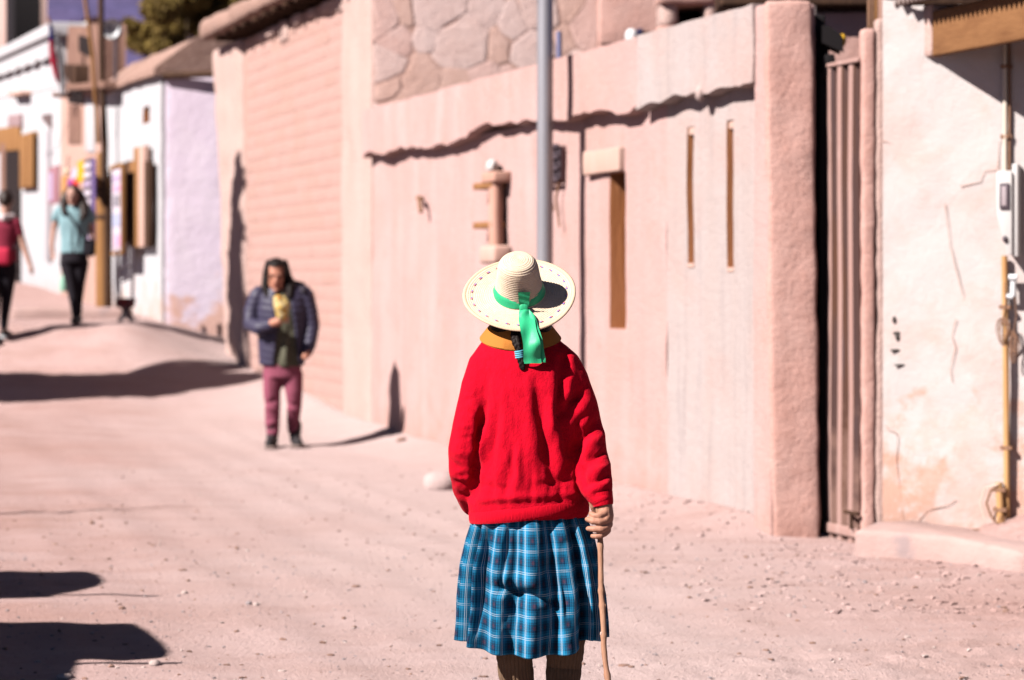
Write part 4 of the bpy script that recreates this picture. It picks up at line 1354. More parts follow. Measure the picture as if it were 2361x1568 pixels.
tree('broadleaf_tree', 'small dusky shrub crown on the skyline behind the brown house', [(tx[0], 66, 1.7), (tx[0], 66, 3.6), (tx[0] + .1, 66, 6.6)],
     crown_px(66, [(165, 66, 20), (200, 62, 22), (225, 55, 18), (143, 78, 14), (185, 85, 24)]), leaf_mat('dusky_leaves', (.10, .05, .05), (.07, .04, .05)), 1200, .10, 4)

# ------------------------------------------------------------------ unseen things beyond the left edge whose shade falls into the street
LH = np.array([LDIR.x, LDIR.y]); LT = -LDIR.z / np.linalg.norm(LH); LH = LH / np.linalg.norm(LH)
def back(px_ground, H, z=0.0):
    x, y = px_ground
    t = (H - z) / LT
    return (x - LH[0] * t, y - LH[1] * t)
def gp(px, py): return ground_hit(px, py)[:2]
lh = thing('unseen_house', 'unseen adobe house added across the street to carry the shadow boards', 'house', (-6.8, 10, 0))  # added out of view, only to carry the shadow boards
add('wall', rbox(WORLD, -8.2, -6.6, -.1, 3.4, -11.8, -5.5, .04, .4, .01, 5, 2), M_adobe, lh)
def shadow_slab(pix, H, name, label):  # added slab, its outline traced back along the sun from the wanted shadow
    P_ = [back(gp(*p), H) for p in pix]
    far = [(min(p[0] for p in P_) - .0, P_[0][1])]
    poly = [(-6.62, P_[0][1])] + P_ + [(-6.62, P_[-1][1])]
    o = thing(name, label, 'shadow_slab', (-6.6, P_[0][1], H))
    V = [(x, y, H) for x, y in poly] + [(x, y, H + .05) for x, y in poly]
    n = len(poly)
    Fc = [tuple(range(n - 1, -1, -1)), tuple(range(n, 2 * n))] + [(i, (i + 1) % n, n + (i + 1) % n, n + i) for i in range(n)]
    add('caster_slab', (V, Fc), M_wood, o, smooth=False)
    return o, P_
aw1, q1 = shadow_slab([(100, 1320), (180, 1319), (203, 1326), (216, 1342), (205, 1354), (150, 1366), (100, 1371), (100, 1378), (0, 1381)], 2.15, 'shadow_board', 'added board shaped to cast the rounded shadow, farther along the unseen house')
aw2, q2 = shadow_slab([(100, 1436), (285, 1442), (318, 1462), (346, 1488), (362, 1508), (352, 1520), (275, 1524), (150, 1522), (140, 1545), (125, 1590), (100, 1600)], 2.15, 'shadow_board', 'added board shaped to cast the slanted shadow, nearer along the unseen house')
x, y = back(gp(356, 1375), 2.05)  # added sticks, their ends traced back from thin shadow lines
add('prop', tube([(x, y, 2.05), (-6.6, y - .3, 2.12)], .02, 6), M_wood, aw1)
x, y = back(gp(412, 1529), 2.05)
add('prop', tube([(x, y, 2.05), (-6.6, y - .05, 2.12)], .02, 6), M_wood, aw2)
x, y = back(gp(432, 1166), 2.6)
o = tag(add('pole', tube([(x, y, -.1), (x, y, 1.6), (x + .02, y, 2.6)], [.035, .03, .012], 8), M_wood), 'thin tapering wooden pole across the street', 'pole')

# pepper tree across the street, its crown shading the road and the corner of the tall house
r4 = np.random.RandomState(4)
clumps = []
for k in range(150):
    s = r4.uniform(0, 1); fx_ = -250 + 790 * s
    lo = np.interp(fx_, [-250, 0, 300, 540], [938, 928, 910, 878]); hi = np.interp(fx_, [-250, 0, 300, 540], [862, 865, 868, 866])
    gpt = np.array(ground_hit(fx_, hi + (lo - hi) * r4.uniform(.08, .90)))
    H = r4.uniform(4.0, 5.8) if s < .75 else r4.uniform(4.6, 5.8)
    x, y = back(gpt[:2], H, gpt[2])
    rr = r4.uniform(.24, .36)
    if CX + F * (x + rr) / y > -15: 
        continue
    clumps.append(((x, y, H), rr))
# upper reach, shading the house corner
for k in range(40):
    z = r4.uniform(.75, 2.75)
    u = 15.36 + r4.uniform(-.22, .22)
    p = np.array(W1.P(u, z, .0))
    t = r4.uniform(3.7, 4.6)
    rr = r4.uniform(.10, .16) if z > 1.8 else r4.uniform(.15, .22)
    c_ = (p[0] - LH[0] * t, p[1] - LH[1] * t, z + LT * t)
    if CX + F * (c_[0] + rr) / c_[1] > -10: continue
    clumps.append((c_, rr))
cx_ = np.mean([c[0] for c in clumps], 0)
tree('pepper_tree', 'bushy green pepper tree across the street', [(-9.2, 23.2, .3), (-9.0, 23.3, 1.6), (-8.7, 23.5, 3.2)], clumps, M_pepper, 52000, .11, 8)

# ------------------------------------------------------------------ loose stones on the street
def rock(c, r, seed, seg=9, rings=6):
    V, Fc = ball((0, 0, 0), r, seg, rings)
    V = np.array(V)
    rr = np.array(r if not np.isscalar(r) else (r, r, r))
    n = fbm(V / rr.mean() * .9 + seed * 7.3, 2, seed)
    V = V * (1 + .28 * n)[:, None] + np.array(c)
    return V.tolist(), Fc
M_rock = [mat('street_stone_' + n, c, .9, var=[(30, .4, .7, d, .7)], bump=[(80, .004)]) for n, c, d in
          (('pale', (.52, .40, .37), (.60, .48, .45)), ('brown', (.28, .165, .13), (.36, .22, .18)), ('grey', (.30, .25, .26), (.40, .33, .33)))]
spots = [((1014, 1112), 46, 36, 0, 'big pale half buried boulder beside the woman in the red sweater'), ((926, 1014), 13, 7, 1, 'brown stone at the foot of the wall near the man'),
         ((357, 1530), 15, 10, 0, 'pale stone at the tip of the nearest shadow'), ((150, 1560), 20, 9, 0, 'pale stone at the lower edge of the nearest shadow'),
         ((573, 1391), 8, 6, 2, 'grey stone in the open street left of the skirt'), ((590, 1394), 7, 5, 0, 'pale stone touching the grey stone left of the skirt'),
         ((211, 1206), 6, 6, 1, 'small brown stone below the thin pole shadow'), ((545, 1264), 5, 5, 1, 'small brown stone farther up the open street'), ((570, 1270), 5, 4, 0, 'small pale stone farther up the open street'),
         ((820, 1352), 10, 4, 1, 'flat brown stone left of the skirt'), ((1440, 1535), 14, 4, 1, 'flat dark stone right of the walking stick'), ((1345, 1500), 0, 0, 0, ''),
         ((280, 1402), 8, 5, 1, 'brown stone between the two big shadows'), ((425, 1367), 8, 5, 0, 'pale stone right of the upper shadow'), ((2320, 1410), 9, 6, 1, 'brown stone in front of the concrete step'),
         ((1995, 1342), 6, 4, 2, 'grey stone before the corner of the concrete step'), ((2120, 1330), 6, 5, 1, 'clod of earth under the concrete step'), ((1622, 1340), 6, 4, 0, 'pale stone in front of the adobe pillar'), ((1640, 1360), 7, 3, 0, 'flat pale stone out in the street before the pillar')]
for k, ((px, py), a, b, m, lab) in enumerate(spots):
    if not a: continue
    x, y, z = ground_hit(px, py + b * .5)
    s = y / F
    o = add('stone' if k else 'boulder', rock((x, y + b * s * .5, z + b * s * .35), (a * s, max(a, b) * s * .9, b * s), k, 14 if k == 0 else 10, 10 if k == 0 else 7), M_rock[m] if k else M_dirt, auto=60)
    tag(o, lab, 'stone' if k else 'boulder', 'stones lying in the street' if k else None)
ico = bmesh.new(); bmesh.ops.create_icosphere(ico, subdivisions=1, radius=1)
IV = np.array([v.co for v in ico.verts]); IF = [[v.index for v in f.verts] for f in ico.faces]; ico.free()
def gravel(name, label, n, xr, yr, smin, smax, m, seed, dens=None):
    r = np.random.RandomState(seed)
    X = r.uniform(*xr, n); Y = yr[0] + (yr[1] - yr[0]) * r.uniform(0, 1, n) ** 1.35
    if dens is not None:
        keep = r.uniform(0, 1, n) < dens(X, Y)
        X, Y = X[keep], Y[keep]
    n = len(X)
    S = smin + (smax - smin) * r.uniform(0, 1, n) ** 5
    Z = gz(X, Y)
    V = np.zeros((n, len(IV), 3))
    for i in range(n):
        q = IV * (1 + .35 * r.uniform(-1, 1, (len(IV), 1)))
        a = r.uniform(0, 6.28); c, s = math.cos(a), math.sin(a)
        q = q * np.array([r.uniform(.8, 1.4), r.uniform(.7, 1.1), r.uniform(.35, .7)])
        q = np.stack([q[:, 0] * c - q[:, 1] * s, q[:, 0] * s + q[:, 1] * c, q[:, 2]], 1)
        V[i] = q * S[i] + np.array([X[i], Y[i], Z[i] + S[i] * .15])
    Fc = (np.array(IF)[None] + (np.arange(n) * len(IV))[:, None, None]).reshape(-1, 3)
    o = add(name, (V.reshape(-1, 3), Fc), m, origin=(0, 0, 0), recalc=False, smooth=False)
    tag(o, label, None, None, 'stuff')
gravel('gravel', 'pale pebbles scattered over the dirt street', 1500, (-3.2, 3.2), (8.2, 20), .003, .013, M_rock[0], 1)
gravel('gravel', 'brown pebbles scattered over the dirt street', 3200, (-3.2, 3.2), (8.2, 19), .003, .014, M_rock[1], 2)
gravel('gravel', 'crumbled clods of earth along the foot of the wall and step', 6000, (-.6, 3.2), (10.5, 17), .004, .022, M_dirt, 3, lambda X, Y: np.clip((X - .2 - .5 * (13.5 - Y) * .3) * .9, .02, 1))
gravel('gravel', 'grey pebbles scattered over the near street', 2200, (-3, 2.8), (8.2, 13), .003, .010, M_rock[2], 6)

# ================================================================== people
M_skin = mat('skin_warm', (.50, .24, .16), .55, var=[(60, .4, .7, (.44, .19, .125), .6)], spec=.35, bump=[(220, .0012)])
M_skin2 = mat('skin_tan', (.62, .28, .19), .55, var=[(30, .4, .7, (.36, .13, .08), .6)], spec=.35)
M_skin3 = mat('skin_pale', (.58, .33, .26), .55, spec=.35)
M_hair = mat('black_hair', (.014, .008, .007), .6, spec=.2, bump=[((90, 90, 12), .004)])
M_brownhair = mat('dark_brown_hair', (.035, .018, .014), .5, spec=.4, bump=[((60, 60, 8), .004)])

class View:
    def __init__(s, Y): s.Y = Y
    def __call__(s, px, py, dy=0.0): return pt(px, py, s.Y + dy)
    def r(s, n): return n / F * s.Y
    def limb(s, pts_, seg=14):
        return limb([s(*p[:2], p[2]) for p in pts_], [s.r(p[3]) for p in pts_], seg)
    def ring(s, py, xa, xb, ry, dy=0.0, tilt=0.0):
        c = s((xa + xb) / 2, py, dy)
        return (c[0], c[1], c[2], s.r((xb - xa) / 2), ry, tilt)

# ------------------------------------------------------------------ the woman walking away
WY = 7.22
v = View(WY)
gw = float(gz(np.array([.06]), np.array([WY]))[0])
woman = thing('person', 'woman seen from behind in a red sweater, blue plaid skirt and wide straw hat', 'person', (v(1225, 1000)[0], WY, gw))
hc = v(1203, 712, .05)
skel = join(
    ball((hc[0], hc[1] + .045, hc[2] - .02), (.062, .075, .095), 20, 14),
    limb([(hc[0], WY + .05, hc[2] - .06), v(1205, 800, .05)], [.046, .046]),
    loft([v.ring(1400, 1130, 1310, .07, .01), v.ring(1200, 1130, 1310, .07, .01), v.ring(1000, 1140, 1300, .07, .02), v.ring(860, 1140, 1290, .06, .03), v.ring(830, 1160, 1260, .04, .04)]),
    v.limb([(1130, 860, .02, 22), (1078, 1020, .0, 20), (1082, 1110, .04, 18), (1120, 1172, .2, 16)]),
    v.limb([(1290, 860, .02, 24), (1350, 1010, .0, 22), (1388, 1140, -.118, 20), (1391, 1172, -.12, 17)]))
sock_a = [v(1190, 1440, -.005), v(1186, 1500, -.01), v(1188, 1540, .0), v(1197, 1600, .02), (v(1204, 1570)[0], WY + .07, gw + .13), (v(1204, 1570)[0], WY + .10, gw + .05)]
sock_b = [v(1308, 1430, .0), v(1303, 1500, .0), v(1300, 1540, .01), v(1296, 1600, -.02), (v(1300, 1570)[0], WY - .09, gw + .13), (v(1300, 1570)[0], WY - .12, gw + .05)]
skel = join(skel, limb([v(1190, 1330, 0)] + sock_a, [.055, .045, .038, .036, .034, .030, .026]), limb([v(1305, 1330, 0)] + sock_b, [.055, .045, .038, .036, .034, .030, .026]))
V, Fc, N = fuse(skel, .011, 3)
# face on the far side: brow, nose, chin pushed out of the head
fc = np.array([hc[0], hc[1] + .11, hc[2]])
for off, rr, hgt in (((0, 0, -.012), .016, .022), ((0, -.005, .035), .03, .006), ((0, -.01, -.075), .022, .012), ((-.03, -.005, .012), .014, -.008), ((.03, -.005, .012), .014, -.008), ((0, 0, -.045), .02, .005)):
    c_ = fc + np.array(off)
    d = np.linalg.norm(V - c_, axis=1)
    V = V + np.array([0, 1, 0])[None] * (hgt * np.exp(-(d / rr) ** 2))[:, None]
# right hand closed round the stick: palm and five fingers
hand = join(
    v.limb([(1391, 1150, -0.116, 17), (1394, 1168, -0.122, 18.5), (1397, 1190, -0.126, 18.5), (1396, 1212, -0.124, 15)], 16),
    v.limb([(1398, 1178, -0.132, 11), (1391, 1184, -0.144, 9.2), (1380, 1190, -0.151, 8.2), (1370, 1189, -0.148, 7.2), (1362.5, 1184.5, -0.138, 6.2)], 12),
    v.limb([(1403, 1193, -0.132, 10.5), (1395, 1199, -0.146, 9.2), (1383, 1203.5, -0.154, 8.2), (1368, 1202, -0.152, 7.4), (1354.5, 1197.5, -0.142, 6.4)], 12),
    v.limb([(1404, 1209, -0.13, 10), (1396, 1216, -0.144, 8.8), (1386, 1220.5, -0.152, 7.8), (1371, 1220, -0.15, 7.2), (1356.5, 1219, -0.141, 6.3)], 12),
    v.limb([(1401, 1222, -0.126, 9), (1394, 1230, -0.138, 7.8), (1384, 1235.5, -0.146, 6.8), (1375, 1236.5, -0.145, 6.4), (1366.5, 1236, -0.138, 5.8)], 12),
    v.limb([(1393, 1166, -0.108, 11), (1382, 1176, -0.1, 9), (1372, 1180, -0.104, 7.5), (1366, 1168, -0.112, 6.4), (1360.5, 1151, -0.116, 5)], 12))
hV, hF, hN = fuse(hand, .0024, 3)
# nails and knuckle creases are too fine to see; keep the tendons of the back of the hand
hV = crease(hV, hN, [(1396, 1160, 1400, 1190, 4, .0012), (1402, 1165, 1405, 1200, 4, .0012), (1390, 1196, 1396, 1193, 3, -.0012), (1392, 1212, 1398, 1208, 3, -.0012), (1381, 1187, 1383, 1194, 2.5, -.001), (1385, 1200, 1387, 1208, 2.5, -.001), (1387, 1216, 1389, 1225, 2.5, -.001)])
n = len(V)
add('body', (np.vstack([V, hV]).tolist(), list(Fc) + [tuple(i + n for i in f) for f in hF]), M_skin, woman, auto=180)

# sweater
M_red = mat('red_wool', (.64, .0035, .022), .95, var=[((60, 60, 60), .45, .75, (.52, .002, .012), .5), (300, .62, .8, (.80, .05, .09), .5)], bump=[((420, 420, 300), .0022, 2), ((90, 90, 60), .0028)], spec=.08, sheen=.12, sheen_col=(1, .25, .3))
sw = join(
    loft([v.ring(1192, 1085, 1353, .118, .0), v.ring(1178, 1079, 1359, .124, .0), v.ring(1150, 1078, 1358, .128), v.ring(1100, 1086, 1352, .126), v.ring(1040, 1094, 1346, .124, .0),
          v.ring(960, 1098, 1342, .122, .005), v.ring(890, 1090, 1338, .118, .012), v.ring(845, 1082, 1336, .108, .022), v.ring(815, 1090, 1322, .095, .03), v.ring(795, 1104, 1304, .080, .035), v.ring(779, 1118, 1288, .068, .035), v.ring(764, 1130, 1276, .062, .04)], 40),
    v.limb([(1126, 838, .02, 46), (1112, 890, .012, 50), (1098, 960, .0, 50), (1080, 1040, -.012, 48), (1077, 1085, .0, 44), (1082, 1125, .05, 40), (1094, 1158, .12, 34), (1115, 1175, .19, 30)], 18),
    v.limb([(1288, 838, .02, 48), (1306, 880, .015, 52), (1330, 940, .006, 49), (1349, 1010, .0, 46), (1364, 1080, -.05, 44), (1376, 1125, -.10, 37), (1384, 1143, -.118, 30)], 18))
V, Fc, N = fuse(sw, .0058, 5)
folds = [
    # right armhole and sleeve
    (1300, 826, 1286, 962, 11, -.013), (1318, 822, 1306, 930, 12, .008), (1276, 850, 1268, 990, 14, .006), (1345, 895, 1296, 955, 10, -.012), (1356, 925, 1310, 985, 11, .008),
    (1388, 962, 1316, 1046, 10, -.008), (1392, 1000, 1330, 1062, 11, .006), (1398, 1040, 1338, 1084, 9, -.008), (1404, 1070, 1350, 1102, 9, .006), (1406, 1096, 1356, 1118, 7, -.008), (1404, 1112, 1364, 1132, 7, .005), (1408, 1132, 1370, 1142, 5, -.006),
    (1330, 1010, 1352, 1130, 9, -.010), (1295, 965, 1318, 1060, 12, -.008), (1284, 990, 1300, 1120, 14, .007),
    # back: long soft furrows falling from the shoulders
    (1236, 880, 1262, 1060, 13, -.011), (1256, 1000, 1284, 1140, 12, -.009), (1216, 900, 1238, 1120, 15, .006), (1272, 930, 1276, 1060, 12, .007), (1184, 1030, 1166, 1140, 9, -.007), (1200, 1010, 1188, 1150, 11, .005),
    (1150, 940, 1128, 1090, 11, -.007), (1168, 900, 1152, 1080, 14, .005), (1128, 960, 1108, 1070, 10, .006), (1116, 930, 1104, 1010, 9, -.011), (1226, 1080, 1224, 1160, 8, -.005), (1300, 1080, 1292, 1160, 9, -.006), (1318, 1060, 1322, 1150, 9, .006), (1146, 1090, 1150, 1160, 8, .004),
    # left sleeve and underarm
    (1108, 968, 1102, 1050, 9, -.016), (1100, 1050, 1090, 1150, 9, -.016), (1118, 1000, 1112, 1060, 6, .011), (1126, 850, 1112, 950, 12, -.006), (1040, 1060, 1070, 1090, 8, -.004), (1044, 1110, 1076, 1120, 7, -.005), (1058, 1140, 1086, 1146, 6, -.005), (1068, 960, 1058, 1060, 14, .004),
    # blousing over the rib
    (1090, 1168, 1352, 1150, 6, -.002), (1096, 1154, 1345, 1136, 9, .005), (1110, 1120, 1180, 1128, 8, -.004), (1240, 1118, 1330, 1104, 8, -.004)]
folds = [f[:4] + (f[4], f[5] * 1.35) for f in folds]
r6 = random.Random(31)
for k in range(46):                                   # small wandering wrinkles in the knit
    x_, y_ = r6.uniform(1095, 1335), r6.uniform(850, 1140)
    l_ = r6.uniform(30, 90)
    a_ = r6.gauss(0, .16) + (x_ - 1215) * -.0012
    folds.append((x_, y_, x_ + l_ * math.sin(a_), y_ + l_ * math.cos(a_), r6.uniform(4.5, 8), r6.choice((-1, -1, 1)) * r6.uniform(.0012, .0034)))
for k in range(16):
    y_ = r6.uniform(900, 1130); x_ = 1306 + (y_ - 900) * .2 + r6.uniform(-4, 12)
    folds.append((x_ + r6.uniform(20, 44), y_ - r6.uniform(4, 26), x_, y_ + r6.uniform(0, 18), r6.uniform(4, 6.5), r6.choice((-1, 1)) * r6.uniform(.002, .0045)))
    y_ = r6.uniform(900, 1140); x_ = 1046 + (1140 - y_) * .10
    folds.append((x_, y_, x_ + r6.uniform(20, 40), y_ + r6.uniform(-14, 14), r6.uniform(4, 6.5), r6.choice((-1, 1)) * r6.uniform(.0015, .004)))
V = crease(V, N, folds)
V = V + N * (.0035 * fbm(V * np.array([14, 14, 7]), 3, 17))[:, None]
sweater = add('sweater', (V.tolist(), Fc), M_red, woman, auto=180)
M_rib = mat('red_rib_knit', (.66, .0035, .02), .95, bump=[((500, 500, 30), .0025, 1)], spec=.08, sheen=.3, sheen_col=(1, .25, .3))
def ribbed(rings, name, seg=150, amp=.0016):
    V, Fc = loft(rings, seg, False)
    V = np.array(V)
    for i, r in enumerate(rings):
        for k in range(seg):
            if k % 2:
                V[i * seg + k, 0] -= amp * math.cos(2 * math.pi * k / seg)
                V[i * seg + k, 1] -= amp * math.sin(2 * math.pi * k / seg)
    return add(name, (V.tolist(), Fc), M_rib, woman, auto=180)
t_ = -.0
rw = [v.ring(y, a, b, ry, 0, 0) for y, a, b, ry in ((1160, 1084, 1355, .126), (1166, 1080, 1358, .131), (1184, 1081, 1357, .131), (1191, 1083, 1354, .125))]
rw = [(r[0], r[1], r[2], r[3], r[4]) for r in rw]
V, Fc = loft(rw, 170, False); V = np.array(V)
for i in range(len(V)):
    k = i % 170
    V[i, 2] += .018 * (V[i, 0] - rw[0][0]) / .17                # the hem rises to the right
    if k % 2: V[i, 0] -= .0015 * math.cos(2 * math.pi * k / 170); V[i, 1] -= .0015 * math.sin(2 * math.pi * k / 170)
add('waist_rib', (V.tolist(), Fc), M_rib, sweater, auto=180)
a_, b_ = np.array(v(1386, 1136, -.116)), np.array(v(1391, 1166, -.122))
V, Fc = tube([a_, a_ + (b_ - a_) * .3, a_ + (b_ - a_) * .8, b_], [.034, .033, .0315, .029], 60, False); V = np.array(V)
add('cuff', (V.tolist(), Fc), M_rib, sweater, auto=180)
# shirt collar
M_orange = mat('orange_cotton', (.52, .19, .035), .85, bump=[(200, .0012)], spec=.2)
V, Fc = [], []
seg = 64
cc = v(1200, 760, .045)
for (rx, ry, dz, tl) in ((.070, .064, .022, .004), (.076, .070, .030, .005), (.082, .077, .026, .008), (.103, .094, .001, .022), (.123, .109, -.026, .034), (.120, .106, -.030, .034), (.09, .08, .004, .016)):
    for k in range(seg):
        a = 2 * math.pi * k / seg
        V.append((cc[0] + rx * math.cos(a), cc[1] + ry * math.sin(a), cc[2] + dz + tl * (math.sin(a) * .9)))
for i in range(6):
    for k in range(seg):
        a, b = i * seg + k, i * seg + (k + 1) % seg
        Fc.append((a, b, b + seg, a + seg))
add('shirt_collar', (V, Fc), M_orange, woman, auto=60)

# skirt
def plaid_mat():
    m = bpy.data.materials.new('blue_plaid')
    m.use_nodes = True
    t = m.node_tree; N, L = t.nodes, t.links
    b = N['Principled BSDF']
    b.inputs['Roughness'].default_value = .85
    b.inputs['Specular IOR Level'].default_value = .08
    uv = N.new('ShaderNodeTexCoord').outputs['UV']
    sp = N.new('ShaderNodeSeparateXYZ'); L.new(uv, sp.inputs[0])
    def band(sock, rep, stops):
        d = N.new('ShaderNodeMath'); d.operation = 'DIVIDE'; L.new(sock, d.inputs[0]); d.inputs[1].default_value = rep
        f = N.new('ShaderNodeMath'); f.operation = 'FRACT'; L.new(d.outputs[0], f.inputs[0])
        r = N.new('ShaderNodeValToRGB'); r.color_ramp.interpolation = 'CONSTANT'
        els = r.color_ramp.elements
        els[0].position = 0; els[0].color = (stops[0][1],) * 3 + (1,)
        els[1].position = stops[1][0]; els[1].color = (stops[1][1],) * 3 + (1,)
        for p, c in stops[2:]:
            e = els.new(p); e.color = (c,) * 3 + (1,)
        L.new(f.outputs[0], r.inputs[0])
        return r.outputs[0]
    W_ = [(0, 0), (.06, 1), (.088, 0), (.145, 1), (.173, 0)]
    D_ = [(0, .12), (.30, .0), (.34, .55), (.40, .3), (.44, .95), (.52, .6), (.56, .95), (.68, .6), (.72, .95), (.80, .3), (.86, .5), (.90, .12)]
    T_ = [(0, 0), (.26, .5), (.28, 0), (.47, .22), (.49, 0), (.62, .22), (.64, 0), (.93, .5), (.95, 0)]
    R_ = [(0, 0), (.53, 1), (.71, 0)]
    U, Vv = sp.outputs['X'], sp.outputs['Y']
    rep = .060
    def mul(a, k):
        q = N.new('ShaderNodeMath'); q.operation = 'MULTIPLY'; L.new(a, q.inputs[0])
        if isinstance(k, float): q.inputs[1].default_value = k
        else: L.new(k, q.inputs[1])
        return q.outputs[0]
    def addn(a, c, op='ADD'):
        q = N.new('ShaderNodeMath'); q.operation = op; L.new(a, q.inputs[0]); L.new(c, q.inputs[1])
        return q.outputs[0]
    def mixc(fac, A, B):
        q = N.new('ShaderNodeMix'); q.data_type = 'RGBA'
        L.new(fac, q.inputs['Factor'])
        if isinstance(A, tuple): q.inputs['A'].default_value = (*alb(A), 1)
        else: L.new(A, q.inputs['A'])
        q.inputs['B'].default_value = (*alb(B), 1)
        return q.outputs['Result']
    du, dv = band(U, rep, D_), band(Vv, rep, D_)
    dark = addn(mul(du, .66), mul(dv, .50))
    c = mixc(dark, (.002, .215, .42), (.001, .016, .05))
    c = mixc(mul(mul(band(U, rep, R_), band(Vv, rep, R_)), .45), c, (.10, .012, .02))
    c = mixc(addn(mul(band(U, rep, T_), .5), mul(band(Vv, rep, T_), .25), 'MAXIMUM'), c, (.25, .55, .75))
    c = mixc(addn(mul(band(U, rep, W_), .62), mul(band(Vv, rep, W_), .36), 'MAXIMUM'), c, (.80, .84, .90))
    L.new(c, b.inputs['Base Color'])
    n = N.new('ShaderNodeTexNoise'); n.inputs['Scale'].default_value = 900; L.new(uv, n.inputs['Vector'])
    bn = N.new('ShaderNodeBump'); bn.inputs['Distance'].default_value = .0008; L.new(n.outputs[0], bn.inputs['Height'])
    L.new(bn.outputs[0], b.inputs['Normal'])
    return m
NA, NZ = 420, 90
r5 = random.Random(14)
pleats = []
# furrows between folds, (angle from the walking axis as seen from behind, width, depth)
ths = []
a = 0
while a < 2 * math.pi:
    st = r5.uniform(.26, .56)
    pleats.append((a, st, r5.uniform(.5, 1.15), r5.uniform(-.14, .14)))
    a += st
sk_rings = [(1150, 1104, 1336, .096), (1190, 1094, 1350, .106), (1240, 1078, 1370, .136), (1300, 1064, 1386, .158), (1370, 1056, 1398, .172), (1430, 1052, 1402, .182), (1490, 1048, 1403, .190)]
ry_ = np.array([[r[0], (r[1] + r[2]) / 2, (r[2] - r[1]) / 2, r[3]] for r in sk_rings])
V = np.zeros(((NZ + 1) * NA, 3)); 
ang = np.linspace(0, 2 * math.pi, NA, endpoint=False)
for j in range(NZ + 1):
    t = j / NZ
    # hem line dips and lifts
    hem = 1487 + 12 * np.sin(ang * 1 - 1.2) * 0 + 0 * ang
    xs_ = np.cos(ang)
    hem = 1486 + np.interp(xs_, [-1, -.85, -.6, -.2, .25, .55, .75, .9, 1], [-18, -10, 4, 8, 8, 0, -22, -16, -20])
    hem = np.where(np.sin(ang) > 0, hem - 26, hem)
    py = 1158 + (hem - 1158) * t
    cx = np.interp(py, ry_[:, 0], ry_[:, 1]); rx = np.interp(py, ry_[:, 0], ry_[:, 2]) / F * WY; rr_ = np.interp(py, ry_[:, 0], ry_[:, 3])
    off = np.zeros(NA)
    for (a0, st, dp, tw) in pleats:
        d = (ang - a0 - tw * t + math.pi) % (2 * math.pi) - math.pi
        s_ = st * (.26 + .05 * t)
        off -= dp * np.exp(-(d / s_) ** 2)
        off += .45 * dp * np.exp(-((d - st * .5) / (s_ * .8)) ** 2)
    amp = .010 + .036 * t ** .7
    off = off * amp
    x = (cx - CX) / F * WY + (rx + off * .6) * np.cos(ang)
    y = WY + .0 + (rr_ + off * 1.35) * np.sin(ang)
    z = CH - (py - HY) / F * WY
    V[j * NA:(j + 1) * NA] = np.stack([x, y, z], 1)
# uv: cloth length round the hem, height down the cloth
h_ = V[-NA:]
seglen = np.linalg.norm(np.roll(h_, -1, 0) - h_, axis=1)
ucoord = np.concatenate([[0], np.cumsum(seglen)])
total = round(ucoord[-1] / .062) * .062
ucoord *= total / ucoord[-1]
Fc, UV = [], []
for j in range(NZ):
    for k in range(NA):
        a_, b_ = j * NA + k, j * NA + (k + 1) % NA
        Fc.append((a_, b_, b_ + NA, a_ + NA))
        z0 = .42 * j / NZ; z1 = .42 * (j + 1) / NZ
        UV += [(ucoord[k], z0), (ucoord[k + 1], z0), (ucoord[k + 1], z1), (ucoord[k], z1)]
# normals outward, for the creases
Nn = np.stack([np.tile(np.cos(ang) * .6, NZ + 1), np.tile(np.sin(ang), NZ + 1), np.zeros(len(V))], 1)
Nn /= np.linalg.norm(Nn, axis=1, keepdims=True)
sk_folds = [(1146, 1356, 1272, 1388, 11, -.030), (1166, 1330, 1246, 1352, 15, .014), (1178, 1410, 1190, 1482, 15, .016), (1264, 1296, 1244, 1366, 11, -.014), (1172, 1216, 1150, 1368, 10, -.020),
            (1256, 1334, 1268, 1480, 14, .016), (1300, 1256, 1318, 1480, 14, -.024), (1120, 1240, 1092, 1462, 12, -.020), (1206, 1190, 1216, 1330, 16, .012)]
V = crease(V, Nn, [f[:5] + (f[5] * 1.3,) for f in sk_folds])
skirt = add('skirt', (V.tolist(), Fc), plaid_mat(), woman, uv=UV, auto=180, recalc=False)
sol = skirt.modifiers.new('thickness', 'SOLIDIFY'); sol.thickness = .0016; sol.offset = -1

# socks and shoes
M_sock = mat('brown_rib_sock', (.19, .115, .07), .95, var=[((120, 120, 20), .45, .7, (.26, .165, .10), .6)], bump=[((300, 300, 200), .002, 2)], spec=.08, sheen=.15)
def sock(pts_, radii):
    P_ = np.array(pts_); n = 26
    T = np.linspace(0, len(P_) - 1, n)
    Q = np.stack([np.interp(T, range(len(P_)), P_[:, i]) for i in range(3)], 1)
    R_ = np.interp(T, range(len(P_)), radii)
    R_ = R_ * (1 + .02 * np.sin(np.arange(n) * 1.3) + .015 * np.sin(np.arange(n) * 2.9))
    V, Fc = tube(Q, R_, 84, True)
    V = np.array(V)
    for i in range(n):
        c = Q[i]
        for k in range(84):
            if k % 3 == 0: V[i * 84 + k] = c + (V[i * 84 + k] - c) * .945
    return V.tolist(), Fc
s1 = sock([v(1190, 1440, -.005), v(1186, 1500, -.01), v(1188, 1540, .0), v(1197, 1600, .02), (v(1204, 1570)[0], WY + .07, gw + .13), (v(1204, 1570)[0], WY + .10, gw + .05)], [.062, .055, .053, .050, .042, .038])
s2 = sock([v(1308, 1430, .0), v(1303, 1500, .0), v(1300, 1540, .01), v(1296, 1600, -.02), (v(1300, 1570)[0], WY - .09, gw + .13), (v(1300, 1570)[0], WY - .12, gw + .05)], [.064, .056, .053, .050, .042, .038])
add('sock', s1, M_sock, woman, auto=60); add('sock', s2, M_sock, woman, auto=60)
